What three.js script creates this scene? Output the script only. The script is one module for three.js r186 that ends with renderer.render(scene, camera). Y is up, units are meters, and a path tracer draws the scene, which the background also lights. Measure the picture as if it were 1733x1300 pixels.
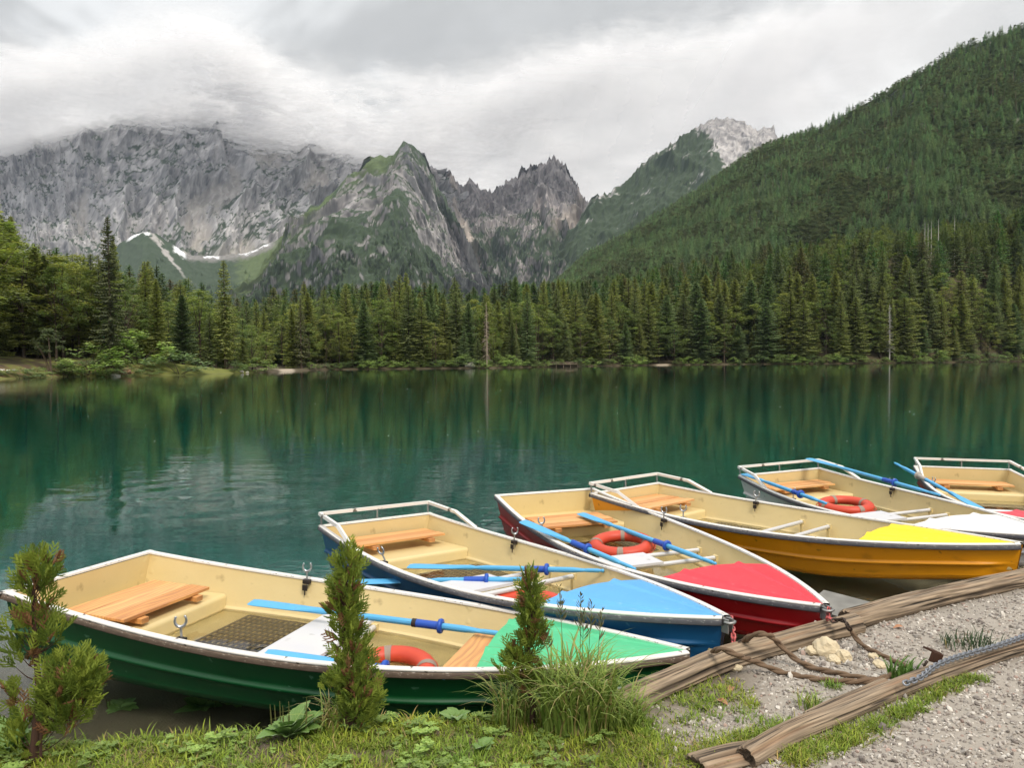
import * as THREE from 'three';
import { mergeGeometries } from 'three/addons/utils/BufferGeometryUtils.js';

// ---------------------------------------------------------------- camera, sky, sun, exposure
const scene = new THREE.Scene();
const PW = 1733, PH = 1300, FPX = 1270.3, EYE = 2.0, PITCH = 0.030383, ROLL = -0.0075, WATER = -0.08;
const camera = new THREE.PerspectiveCamera(2 * Math.atan(PH / 2 / FPX) * 180 / Math.PI, PW / PH, 0.1, 40000);
camera.rotation.order = 'YXZ';
camera.position.set(0, EYE, 0);
camera.rotation.set(-PITCH, 0, ROLL);
camera.updateMatrixWorld(true);

const renderer = new THREE.WebGLRenderer({ antialias: true });
renderer.toneMapping = THREE.LinearToneMapping;
renderer.toneMappingExposure = 1.75;
renderer.shadowMap.enabled = true;

// seeded noise
function rng(seed) { let s = seed >>> 0; return () => { s = (s + 0x6d2b79f5) | 0; let t = Math.imul(s ^ (s >>> 15), 1 | s); t = (t + Math.imul(t ^ (t >>> 7), 61 | t)) ^ t; return ((t ^ (t >>> 14)) >>> 0) / 4294967296; }; }
const GRAD = new Float32Array(1024 * 3), PERM = new Uint16Array(2048);
{
  const r = rng(77);
  for (let i = 0; i < 1024; i++) { const z = r() * 2 - 1, a = r() * 6.2832, q = Math.sqrt(1 - z * z); GRAD[i * 3] = Math.cos(a) * q; GRAD[i * 3 + 1] = Math.sin(a) * q; GRAD[i * 3 + 2] = z; }
  const p = [...Array(1024).keys()];
  for (let i = 1023; i > 0; i--) { const j = Math.floor(r() * (i + 1)); [p[i], p[j]] = [p[j], p[i]]; }
  for (let i = 0; i < 2048; i++) PERM[i] = p[i & 1023];
}
function noise(x, y, z = 0) {                                     // gradient noise, about -1..1
  const X = Math.floor(x), Y = Math.floor(y), Z = Math.floor(z); x -= X; y -= Y; z -= Z;
  const u = x * x * x * (x * (x * 6 - 15) + 10), v = y * y * y * (y * (y * 6 - 15) + 10), w = z * z * z * (z * (z * 6 - 15) + 10);
  const g = (i, j, k) => { const h = PERM[PERM[PERM[(X + i) & 1023] + ((Y + j) & 1023)] + ((Z + k) & 1023)] * 3; return GRAD[h] * (x - i) + GRAD[h + 1] * (y - j) + GRAD[h + 2] * (z - k); };
  const a = g(0, 0, 0), b = g(1, 0, 0), c = g(0, 1, 0), d = g(1, 1, 0), e = g(0, 0, 1), f = g(1, 0, 1), h = g(0, 1, 1), i = g(1, 1, 1);
  const p = a + u * (b - a), q = c + u * (d - c), r = e + u * (f - e), s = h + u * (i - h), m = p + v * (q - p), n = r + v * (s - r);
  return 1.6 * (m + w * (n - m));
}
function fbm(x, y, z = 0, oct = 5, gain = 0.5, lac = 2.03) { let s = 0, a = 1, t = 0; for (let i = 0; i < oct; i++) { s += a * noise(x, y, z + i * 7.3); t += a; a *= gain; x *= lac; y *= lac; z *= lac; } return s / t; }
function ridged(x, y, z = 0, oct = 5, gain = 0.5, lac = 2.07) { let s = 0, a = 1, t = 0, p = 1; for (let i = 0; i < oct; i++) { let n = 1 - Math.min(1, Math.abs(noise(x, y, z + i * 5.1)) * 1.5); n *= n; s += a * n * (0.4 + 0.6 * p); p = n; t += a; a *= gain; x *= lac; y *= lac; z *= lac; } return s / t; }
const clamp = (x, a = 0, b = 1) => Math.min(b, Math.max(a, x)), lerp = (a, b, t) => a + (b - a) * t;
const smooth = (a, b, x) => { const t = clamp((x - a) / (b - a)); return t * t * (3 - 2 * t); };
function table(pts) { return (x) => { if (x <= pts[0][0]) return pts[0][1]; for (let i = 1; i < pts.length; i++) if (x <= pts[i][0]) { const t = (x - pts[i - 1][0]) / (pts[i][0] - pts[i - 1][0]); return lerp(pts[i - 1][1], pts[i][1], t); } return pts[pts.length - 1][1]; }; }

// an overcast sky: a lit deck of cloud, greyer under its thick bellies
{
  const w = 2048, h = 1024, d = new Float32Array(w * h * 4);
  for (let r = 0; r < h; r++) {
    const el = ((r + 0.5) / h - 0.5) * Math.PI, y = Math.sin(el), c = Math.cos(el);
    for (let k = 0; k < w; k++) {
      const a = ((k + 0.5) / w - 0.5) * 2 * Math.PI, x = Math.cos(a) * c, z = Math.sin(a) * c, o = (r * w + k) * 4;
      let L;
      if (y <= 0) L = 0.3;
      else {
        const s = 1 / (y + 0.16), px = x * s, pz = z * s, wx = 0.5 * fbm(px * 0.9 + 9, pz * 0.9, 3, 3), wz = 0.5 * fbm(px * 0.9, pz * 0.9 + 5, 8, 3);
        const big = fbm(px * 1.25 + wx * 1.5 + 3.1, pz * 1.25 + wz * 1.5 + 1.7, 1, 5, 0.55), fine = fbm(px * 3.6 + wx * 3, pz * 3.6 + wz * 3, 4, 5, 0.58);
        const belly = smooth(-0.16, 0.22, big + 0.6 * fine);
        L = lerp(1.12, 0.74, belly) + 0.18 * fine;
        L *= 0.48 + 0.52 * smooth(0.45, 1, y);                                      // an overcast sky is brighter overhead
      }
      d[o] = L * 0.985; d[o + 1] = L; d[o + 2] = L * 1.005; d[o + 3] = 1;
    }
  }
  const t = new THREE.DataTexture(d, w, h, THREE.RGBAFormat, THREE.FloatType);
  t.mapping = THREE.EquirectangularReflectionMapping; t.magFilter = THREE.LinearFilter; t.needsUpdate = true;
  scene.background = t; scene.environment = t;
}
const sun = new THREE.DirectionalLight(0xfff3e2, 1.5);
sun.position.set(22, 60, 34); sun.target.position.set(0, 0, -6);
sun.castShadow = true; sun.shadow.radius = 30; sun.shadow.mapSize.set(2048, 2048);
Object.assign(sun.shadow.camera, { left: -30, right: 30, top: 30, bottom: -30, near: 1, far: 160 });
scene.add(sun, sun.target);
scene.fog = new THREE.FogExp2(0xb9c8dc, 0.00003);

// ---------------------------------------------------------------- helpers
const V = (x, y, z) => new THREE.Vector3(x, y, z);
// a pixel of the photograph as a place: at a depth along the view, or where its sight line meets the height y
function ray(px, py) { return V((px - PW / 2) / FPX, -(py - PH / 2) / FPX, -1).applyQuaternion(camera.quaternion); }
function at(px, py, depth) { const r = ray(px, py); return r.multiplyScalar(depth / -r.z).add(camera.position); }
function onto(px, py, y) { const r = ray(px, py); return r.multiplyScalar((y - EYE) / r.y).add(camera.position); }
function pixel(p) { const q = p.clone().sub(camera.position).applyQuaternion(camera.quaternion.clone().invert()); return [PW / 2 + FPX * q.x / -q.z, PH / 2 - FPX * q.y / -q.z]; }
const taken = new Map();
function numbered(n) { const k = taken.get(n) ?? 0; taken.set(n, k + 1); return k ? n + '_' + String(k).padStart(3, '0') : n; }
function mark(o, label, category, group, kind) { if (label) o.userData.label = label; if (category) o.userData.category = category; if (group) o.userData.group = group; if (kind) o.userData.kind = kind; return o; }
function mesh(name, geo, mat, parent) {
  const m = new THREE.Mesh(geo, mat); m.name = parent && parent !== scene ? name : numbered(name); m.castShadow = m.receiveShadow = true; (parent ?? scene).add(m); return m;
}
function thing(name, label, category, group, pos) { const g = new THREE.Group(); g.name = numbered(name); mark(g, label, category, group); if (pos) g.position.copy(pos); scene.add(g); return g; }
function structure(name, geo, mat) { const m = mesh(name, geo, mat); m.userData.kind = 'structure'; return m; }
function stuff(name, geo, mat, list, label, category, parent) {   // list: [matrix, color?]
  const im = new THREE.InstancedMesh(geo, mat, list.length); im.name = parent ? name : numbered(name); im.castShadow = im.receiveShadow = true;
  const c = new THREE.Color();
  list.forEach(([m, col], i) => { im.setMatrixAt(i, m); if (col) im.setColorAt(i, c.setRGB(...col)); });
  mark(im, label, category, null, 'stuff'); (parent ?? scene).add(im); return im;
}
const _q = new THREE.Quaternion(), _e = new THREE.Euler();
function placed(p, rx, ry, rz, sx, sy = sx, sz = sx) { return new THREE.Matrix4().compose(p, _q.setFromEuler(_e.set(rx, ry, rz)), V(sx, sy, sz)).clone(); }
class Soup {                                                       // loose triangles with vertex colours and uv
  constructor() { this.p = []; this.c = []; this.u = []; this.n = []; }
  tri(a, b, c, col, uv) { for (const v of [a, b, c]) this.p.push(v.x, v.y, v.z); const ca = Array.isArray(col[0]) ? col : [col, col, col]; for (const k of ca) this.c.push(k[0], k[1], k[2]); if (uv) this.u.push(...uv); else this.u.push(0, 0, 1, 0, 0, 1); }
  quad(a, b, c, d, col, uv) { const k = Array.isArray(col[0]) ? col : [col, col, col, col]; this.tri(a, b, c, [k[0], k[1], k[2]], uv && [uv[0], uv[1], uv[2], uv[3], uv[4], uv[5]]); this.tri(a, c, d, [k[0], k[2], k[3]], uv && [uv[0], uv[1], uv[4], uv[5], uv[6], uv[7]]); }
  build() { const g = new THREE.BufferGeometry(); g.setAttribute('position', new THREE.Float32BufferAttribute(this.p, 3)); g.setAttribute('color', new THREE.Float32BufferAttribute(this.c, 3)); g.setAttribute('uv', new THREE.Float32BufferAttribute(this.u, 2)); g.computeVertexNormals(); return g; }
}
// a grid surface: f(i, j) -> Vector3, col(i, j) -> linear rgb, uv(i, j)
function grid(nu, nv, f, col, uv, flip) {
  const P = new Float32Array((nu + 1) * (nv + 1) * 3), C = col && new Float32Array((nu + 1) * (nv + 1) * 3), U = new Float32Array((nu + 1) * (nv + 1) * 2), I = new Uint32Array(nu * nv * 6);
  let k = 0;
  for (let j = 0; j <= nv; j++) for (let i = 0; i <= nu; i++, k++) { const p = f(i, j); P[k * 3] = p.x; P[k * 3 + 1] = p.y; P[k * 3 + 2] = p.z; const w = uv ? uv(i, j, p) : [i / nu, j / nv]; U[k * 2] = w[0]; U[k * 2 + 1] = w[1]; }
  k = 0;
  for (let j = 0; j < nv; j++) for (let i = 0; i < nu; i++) { const a = j * (nu + 1) + i, b = a + 1, c = a + nu + 1, d = c + 1; I.set(flip ? [a, c, b, b, c, d] : [a, b, c, b, d, c], k); k += 6; }
  const g = new THREE.BufferGeometry(); g.setAttribute('position', new THREE.BufferAttribute(P, 3)); g.setAttribute('uv', new THREE.BufferAttribute(U, 2)); g.setIndex(new THREE.BufferAttribute(I, 1)); g.computeVertexNormals();
  if (col) { const N = g.attributes.normal, p = V(0, 0, 0), n = V(0, 0, 0); k = 0; for (let j = 0; j <= nv; j++) for (let i = 0; i <= nu; i++, k++) { const c = col(i, j, p.fromBufferAttribute(g.attributes.position, k), n.fromBufferAttribute(N, k)); C[k * 3] = c[0]; C[k * 3 + 1] = c[1]; C[k * 3 + 2] = c[2]; } g.setAttribute('color', new THREE.BufferAttribute(C, 3)); }
  return g;
}
// a tube of changing radius through points; closed ends
function tube(pts, radii, sides = 8, col) {
  const n = pts.length, P = [], U = [], I = [], C = [], R = (i) => (Array.isArray(radii) ? radii[i] : typeof radii === 'function' ? radii(i / (n - 1)) : radii);
  let up = V(0, 1, 0), len = 0;
  for (let i = 0; i < n; i++) {
    const t = pts[Math.min(n - 1, i + 1)].clone().sub(pts[Math.max(0, i - 1)]).normalize();
    if (i === 0 && Math.abs(t.y) > 0.9) up = V(1, 0, 0);
    const s = up.clone().sub(t.clone().multiplyScalar(up.dot(t))).normalize(), b = t.clone().cross(s); up = s;
    if (i) len += pts[i].distanceTo(pts[i - 1]);
    for (let k = 0; k <= sides; k++) { const a = (k / sides) * 2 * Math.PI, r = R(i), q = pts[i].clone().addScaledVector(s, Math.cos(a) * r).addScaledVector(b, Math.sin(a) * r); P.push(q.x, q.y, q.z); U.push(k / sides, len); if (col) C.push(...col(i / (n - 1), k)); }
  }
  for (let i = 0; i < n - 1; i++) for (let k = 0; k < sides; k++) { const a = i * (sides + 1) + k, b = a + 1, c = a + sides + 1, d = c + 1; I.push(a, b, c, b, d, c); }
  for (const [i, f] of [[0, 1], [n - 1, 0]]) { const c = P.length / 3; P.push(pts[i].x, pts[i].y, pts[i].z); U.push(0.5, i ? len : 0); if (col) C.push(...col(i / (n - 1), 0)); for (let k = 0; k < sides; k++) { const a = i * (sides + 1) + k; I.push(...(f ? [c, a + 1, a] : [c, a, a + 1])); } }
  const g = new THREE.BufferGeometry(); g.setAttribute('position', new THREE.Float32BufferAttribute(P, 3)); g.setAttribute('uv', new THREE.Float32BufferAttribute(U, 2)); if (col) g.setAttribute('color', new THREE.Float32BufferAttribute(C, 3)); g.setIndex(I); g.computeVertexNormals(); return g;
}
function curvePts(pts, n) { return new THREE.CatmullRomCurve3(pts).getPoints(n); }
function strip(g) { const q = g.index ? g.toNonIndexed() : g; for (const k of Object.keys(q.attributes)) if (!['position', 'normal', 'uv', 'color'].includes(k)) q.deleteAttribute(k); return q; }
function join(list) { const s = list.map(strip); const all = ['position', 'normal', 'uv', 'color'].filter((k) => s.every((g) => g.attributes[k])); for (const g of s) for (const k of Object.keys(g.attributes)) if (!all.includes(k)) g.deleteAttribute(k); return mergeGeometries(s); }
// box with chamfered edges
function box(sx, sy, sz, ch = 0.004) {
  const s = new THREE.Shape(), x = sx / 2 - ch, y = sy / 2 - ch; s.moveTo(-x, -y - 0); s.lineTo(x, -y); s.lineTo(x, y); s.lineTo(-x, y); s.closePath();
  const g = new THREE.ExtrudeGeometry(s, { depth: sz - 2 * ch, bevelEnabled: true, bevelThickness: ch, bevelSize: ch, bevelSegments: 1 }); g.translate(0, 0, -sz / 2 + ch); return g;
}
function canvasTex(w, h, draw, srgb = true, rep) { const c = document.createElement('canvas'); c.width = w; c.height = h; draw(c.getContext('2d'), w, h); const t = new THREE.CanvasTexture(c); t.wrapS = t.wrapT = THREE.RepeatWrapping; if (srgb) t.colorSpace = THREE.SRGBColorSpace; if (rep) t.repeat.set(...rep); return t; }
// texture from a function of u, v in 0..1 that returns [r, g, b] in 0..1 (tileable when f is)
function dataTex(w, h, f, srgb = true) { const d = new Uint8Array(w * h * 4); for (let y = 0; y < h; y++) for (let x = 0; x < w; x++) { const c = f(x / w, y / h), o = (y * w + x) * 4; d[o] = clamp(c[0]) * 255; d[o + 1] = clamp(c[1]) * 255; d[o + 2] = clamp(c[2]) * 255; d[o + 3] = 255; } const t = new THREE.DataTexture(d, w, h); t.wrapS = t.wrapT = THREE.RepeatWrapping; t.magFilter = THREE.LinearFilter; t.minFilter = THREE.LinearMipmapLinearFilter; if (srgb) t.colorSpace = THREE.SRGBColorSpace; t.needsUpdate = true; return t; }
// tileable fbm on the unit square
function tfbm(u, v, f, oct = 4, seed = 0, ay = 1) { let s = 0, a = 1, t = 0; for (let i = 0; i < oct; i++) { const w = (x, y) => noise(x * f + seed, y * f * ay + seed * 1.7, i * 3.3 + seed); s += a * lerp(lerp(w(u, v), w(u - 1, v), u), lerp(w(u, v - 1), w(u - 1, v - 1), u), v); t += a; a *= 0.5; f *= 2; } return s / t; }
const std = (o) => new THREE.MeshStandardMaterial(o), phys = (o) => new THREE.MeshPhysicalMaterial(o);
const tone = (c, k) => [c[0] * k, c[1] * k, c[2] * k];
const mixc = (a, b, t) => [lerp(a[0], b[0], t), lerp(a[1], b[1], t), lerp(a[2], b[2], t)];

// ---------------------------------------------------------------- the near bank, the lake bed and the lake
const edgeZ = table([[-400, 60], [-60, 6], [-9, -2.6], [-6, -3.0], [-2.4, -3.36], [-1.1, -3.52], [-0.1, -3.66], [0.65, -3.95], [2.05, -4.98], [3.9, -5.84], [8, -7.8], [14, -9.2], [60, -14], [400, 60]]);
function bankY(x, z) {
  const d = z - edgeZ(x) + 0.05 * noise(x * 2.3, z * 2.3, 5);
  const land = 0.26 + 0.05 * clamp(d, 0, 8) + 0.5 * Math.log1p(Math.max(0, d - 8) * 0.05) + 0.03 * fbm(x * 0.9, z * 0.9, 2, 4) + 0.012 * noise(x * 6, z * 6, 9);
  const deep = -0.24 - 0.10 * clamp(-d, 0, 2.2) - 0.62 * clamp(-d - 2.2, 0, 12) - 0.05 * clamp(-d - 17, 0, 60) + (0.05 + 0.02 * clamp(-d, 0, 25)) * fbm(x * 0.5, z * 0.5, 6, 4);
  return lerp(deep, land, smooth(-0.16, 0.06, d));
}
const spread = (n, c, fine, far) => { const a = []; for (let i = 0; i <= n; i++) { const t = i / n * 2 - 1; a.push(c + Math.sign(t) * (fine * Math.abs(t) + (far - fine) * Math.pow(Math.abs(t), 5))); } return a; };
{
  const xs = spread(300, 0.5, 9, 330), zs = spread(320, -4.2, 8, 380);
  const grass = (x, z) => smooth(0.9, 0.2, x + 0.35 * noise(x * 1.3, z * 1.3, 3) + 0.5 * Math.min(0, z + 3.0));
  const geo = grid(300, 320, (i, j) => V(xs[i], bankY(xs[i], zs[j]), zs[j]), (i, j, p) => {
    const d = p.z - edgeZ(p.x), n = 0.5 + 0.5 * fbm(p.x * 3, p.z * 3, 1, 4), m = 0.5 + 0.5 * noise(p.x * 22, p.z * 22, 4);
    let c = [0.24 + 0.12 * n + 0.06 * m, 0.212 + 0.105 * n + 0.06 * m, 0.18 + 0.09 * n + 0.05 * m];               // gravel and its dust
    const soil = [0.07 + 0.05 * n, 0.05 + 0.035 * n, 0.028 + 0.02 * n], g = grass(p.x, p.z);
    c = c.map((v, k) => lerp(v, soil[k], g * 0.85));
    if (d < 0.02) { const w = smooth(0.02, -0.1, d), far = smooth(-1.5, -9, d), b = [lerp(0.36, 0.32, far) * (0.5 + 0.8 * n), lerp(0.285, 0.41, far) * (0.5 + 0.8 * n), lerp(0.17, 0.36, far) * (0.6 + 0.7 * n)]; const leftTone = 1 - 0.6 * smooth(0.9, -0.2, p.x) * (1 - far); c = c.map((v, k) => lerp(v, b[k] * leftTone, w)); }  // lake bed close to the bank is toned darker towards the left
    return c;
  }, (i, j, p) => [p.x, p.z], true);
  const bump = dataTex(512, 512, (u, v) => { const s = 0.5 + 0.5 * tfbm(u, v, 24, 3, 3), t = 0.5 + 0.5 * tfbm(u, v, 70, 2, 8); return [0.5 * s + 0.5 * t, 0, 0]; }, false);
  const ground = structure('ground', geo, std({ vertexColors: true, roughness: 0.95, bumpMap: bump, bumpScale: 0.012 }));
  ground.userData.label = 'gravel and earth bank sloping under the lake';
}
{
  const xs = spread(420, 0, 26, 700), zs = spread(420, -16, 16, 760);
  const ring = onto(385, 832, WATER);
  const rings = [onto(385, 838, WATER), onto(270, 852, WATER), onto(450, 846, WATER)];
  const geo = grid(420, 420, (i, j) => {
    const x = xs[i], z = zs[j], near = smooth(60, 8, Math.hypot(x, z));
    let y = 0.004 * near * fbm(x * 0.25, z * 0.7, 1, 3) * (0.5 + 0.5 * noise(x * 0.08, z * 0.08, 7));
    for (const c of rings) { const r = Math.hypot(x - c.x, (z - c.z)); y += 0.0022 * Math.sin(r * 7.0 + 2 * noise(x * 0.8, z * 0.8, 3)) * Math.exp(-r * r * 0.25); }
    return V(x, WATER + y, z);
  }, null, (i, j, p) => [p.x / 14, p.z / 14], true);
  const wave = dataTex(1024, 1024, (u, v) => { const patch = 0.55 + 0.45 * tfbm(u, v, 3, 2, 4); const a = tfbm(u, v, 9, 3, 1, 3), b = tfbm(u, v, 34, 3, 2, 2.5); return [0.5 + patch * (0.24 * a + 0.13 * b), 0, 0]; }, false);
  const water = structure('lake_water', geo, phys({ color: 0xffffff, transmission: 1, thickness: 1, ior: 1.333, roughness: 0.015, attenuationColor: new THREE.Color().setRGB(0.775, 0.94, 0.927), attenuationDistance: 1, bumpMap: wave, bumpScale: 0.022 }));
  water.userData.label = 'calm clear teal lake mirroring the forest';
}

// ---------------------------------------------------------------- the far shore
// where the lake ends in the picture, left to right, taken down to the water level; the ground behind it climbs by `rise`
const SHORE = [[-420, 668], [-200, 655], [0, 642], [60, 640], [130, 637.5], [200, 637], [260, 635.8], [330, 634.4], [400, 632], [455, 630.5], [500, 628], [560, 626], [700, 624.5], [830, 623.5], [950, 621], [1100, 618.5], [1250, 617], [1400, 616], [1550, 614.5], [1733, 612], [1850, 610.8], [2000, 610]].map(([x, y]) => ({ px: x, p: onto(x, y, WATER) }));
const RISE = table([[-300, 0.2], [0, 0.2], [250, 0.13], [420, 0.03], [850, 0.05], [1000, 0.2], [1100, 0.34], [1200, 0.45], [1300, 0.60], [1500, 0.82], [1733, 0.98]]);
function shoreAt(px) {
  let i = 1; while (i < SHORE.length - 1 && SHORE[i].px < px) i++;
  const a = SHORE[i - 1], b = SHORE[i], t = (px - a.px) / (b.px - a.px), p = a.p.clone().lerp(b.p, t);
  return p;
}
const shoreOut = (px) => { const p = shoreAt(px); return V(p.x - 15, 0, p.z + 75).normalize(); };
function landY(px, t) {                                              // height of the far ground t metres behind the water's edge
  const r = RISE(px), n = fbm(px * 0.02, t * 0.06, 2, 4), left = smooth(440, 300, px);
  if (t < 0) return WATER + t * 0.35;
  const lip = (0.5 + 1.5 * left) * smooth(0, 2 + 3.5 * left, t), path = left * 0.2 * smooth(3, 6, t);
  return WATER + lip + path + r * 110 * (1 - Math.exp(-Math.max(0, t - 5 - 4 * left) / 110)) * smooth(240, 130, t) + (0.12 + 0.02 * Math.max(0, t)) * n * smooth(0, 5, t);
}
function land(px, t, up = 0) { const p = shoreAt(px).addScaledVector(shoreOut(px), t); p.y = landY(px, t) + up; return p; }
{
  const ts = []; for (let j = 0; j <= 90; j++) ts.push(j < 10 ? -14 + j * 1.4 : (j - 10) < 40 ? (j - 10) * 0.5 : 20 + Math.pow((j - 50) / 40, 1.5) * 230);
  const geo = grid(620, 90, (i, j) => land(-400 + i / 620 * 2380, ts[j]), (i, j, p) => {
    const px = -400 + i / 620 * 2380, t = ts[j], n = 0.5 + 0.5 * fbm(p.x * 0.4, p.z * 0.4, 3, 4), m = 0.5 + 0.5 * fbm(p.x * 1.6, p.z * 1.6, 8, 3);
    let c = [0.055 + 0.05 * m, 0.045 + 0.035 * m, 0.026 + 0.018 * m];                                  // forest litter
    const turf = [0.11 + 0.10 * n, 0.13 + 0.09 * n, 0.03 + 0.02 * n];
    const g = smooth(440, 420, px) * smooth(0.42, 0.62, n + 0.25 * smooth(9, 0, t) + (px > 270 ? 0.25 : -0.05)) * smooth(26, 15, t);
    c = c.map((v, k) => lerp(v, turf[k], g));
    const path = smooth(450, 400, px) * smooth(1.1, 0.4, Math.abs(t - 7.2 - 0.8 * noise(px * 0.02, 3)));
    c = c.map((v, k) => lerp(v, [0.20, 0.13, 0.085][k] * (0.7 + 0.6 * m), path));
    const bare = smooth(330, 200, px) * smooth(0.45, 0.6, m) * smooth(8, 3, t) * smooth(0.3, 1.2, t);
    c = c.map((v, k) => lerp(v, [0.17, 0.10, 0.062][k] * (0.7 + 0.6 * n), bare));
    const beach = smooth(16, 9, Math.abs(px - 487)) * smooth(9, 6, t) + smooth(14, 6, Math.abs(px - 1120)) * smooth(3.5, 2, t);
    c = c.map((v, k) => lerp(v, [0.42, 0.35, 0.27][k] * (0.8 + 0.4 * m), clamp(beach)));
    if (t < 0.6) c = c.map((v, k) => lerp([0.10, 0.085, 0.055][k] * (0.5 + 0.9 * m), v, smooth(-0.4, 0.6, t)));
    return c;
  }, (i, j, p) => [p.x, p.z]);
  structure('shore_ground', geo, std({ vertexColors: true, roughness: 1 })).userData.label = 'earth and turf of the far shore rising into the forest';
}

// ---------------------------------------------------------------- mountains: a ridge line, a foot line, and a face between them cut by gullies
const MOUNTS = {};
function mountain(name, label, o) {
  const L = [0], ridge = o.ridge.map(([x, y, d]) => at(x, y, d)), foot = o.foot.map(([x, y, d]) => at(x, y, d));
  const along = (pts) => { const s = [0]; for (let i = 1; i < pts.length; i++) s.push(s[i - 1] + Math.hypot(pts[i].x - pts[i - 1].x, pts[i].z - pts[i - 1].z)); const T = s[s.length - 1]; return (u) => { const q = u * T; let i = 1; while (i < s.length - 1 && s[i] < q) i++; const t = (q - s[i - 1]) / (s[i] - s[i - 1] || 1); return pts[i - 1].clone().lerp(pts[i], t); }; };
  const R = along(ridge), F = along(foot), span = R(0).distanceTo(R(1)), run = R(0.5).distanceTo(F(0.5));
  const out = F(0.5).sub(R(0.5)).setY(0).normalize(), k = o.seed;
  const point = (u, v) => {                                           // v: -0.35..0 the back, 0 the ridge, 1 the foot
    const a = R(clamp(u)), b = F(clamp(u)), w = clamp(v);
    const p = a.clone().lerp(b, w);
    p.y = v >= 0 ? lerp(b.y, a.y, Math.pow(1 - w, o.power ?? 1.25)) : a.y - (-v) * run * 0.7;
    if (v < 0) p.addScaledVector(out, v * run * 0.9);
    const X = u * span / o.size, Y = v * run / o.size, taper = v < 0 ? 1 : smooth(0, 0.10, w) * 0.85 + 0.15, end = smooth(1.02, 0.9, w);
    const lean = o.lean ?? 0;
    const warp = 0.35 * noise(X * 0.8, Y * 0.8, k + 3);
    const gully = ridged(X * 1.0 + Y * lean + warp, Y * 0.32, k, 5, 0.52) - 0.45;
    const crag = ridged(X * 3.1 + warp, Y * 1.7, k + 11, 4, 0.55) - 0.45, fine = fbm(X * 14, Y * 7, k + 5, 4, 0.6);
    const amp = o.amp * taper * end;
    p.addScaledVector(out, amp * (gully * 1.0 + crag * 0.22 + fine * 0.07) * (o.rough ?? 1));
    p.y += amp * (gully * 0.45 + crag * 0.13 + fine * 0.06) * (v < 0.02 ? 0.35 : 1);
    if (o.jag) p.y += o.jag * (ridged(X * 5, 0.3, k + 21, 4) - 0.5 + 0.5 * noise(X * 17, 2, k)) * smooth(0.16, 0, w);
    if (v > 1) { p.y = lerp(p.y, 2, Math.min(1, (v - 1) / 0.2)); p.addScaledVector(out, (v - 1) * run * 0.5); }
    return p;
  };
  const geo = grid(o.nu, o.nv, (i, j) => point(i / o.nu, -0.3 + 1.5 * j / o.nv), (i, j, p, n) => {
    const u = i / o.nu, v = -0.3 + 1.5 * j / o.nv, X = u * span / o.size, Y = v * run / o.size;
    return o.color(u, v, X, Y, p, n, k);
  }, (i, j, p) => [p.x / 50, p.y / 50], true);
  const m = structure(name, geo, std({ vertexColors: true, roughness: 1 }));
  m.userData.label = label; MOUNTS[name] = point;
}
function rock(X, Y, k, tint = [1, 1, 1]) {                            // pale limestone with dark weathered streaks and broken ledges
  const w = 0.4 * noise(X * 2, Y * 2, k), s = fbm(X * 9 + w, Y * 3.2, k + 2, 5, 0.62), l = fbm(X * 5 + Y * 2, Y * 11 - X * 2, k + 9, 4, 0.6), b = fbm(X * 0.9, Y * 0.7, k + 4, 3), g = noise(X * 42, Y * 30, k + 6);
  const t = clamp(0.52 + 0.88 * s + 0.5 * l + 0.25 * b + 0.26 * g);
  return [lerp(0.085, 0.56, t) * tint[0], lerp(0.087, 0.545, t) * tint[1], lerp(0.097, 0.54, t) * tint[2]];
}
const shrub = (X, Y, k) => { const t = 0.5 + 0.5 * fbm(X * 20, Y * 20, k, 3, 0.6); return [lerp(0.018, 0.055, t), lerp(0.034, 0.085, t), lerp(0.020, 0.035, t)]; };
const meadow = (X, Y, k) => { const t = 0.5 + 0.5 * fbm(X * 9, Y * 9, k, 3); return [lerp(0.06, 0.11, t), lerp(0.09, 0.15, t), lerp(0.035, 0.05, t)]; };
const blob = (u, v, a, b, ra, rb) => 1 - Math.hypot((u - a) / ra, (v - b) / rb);

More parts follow.
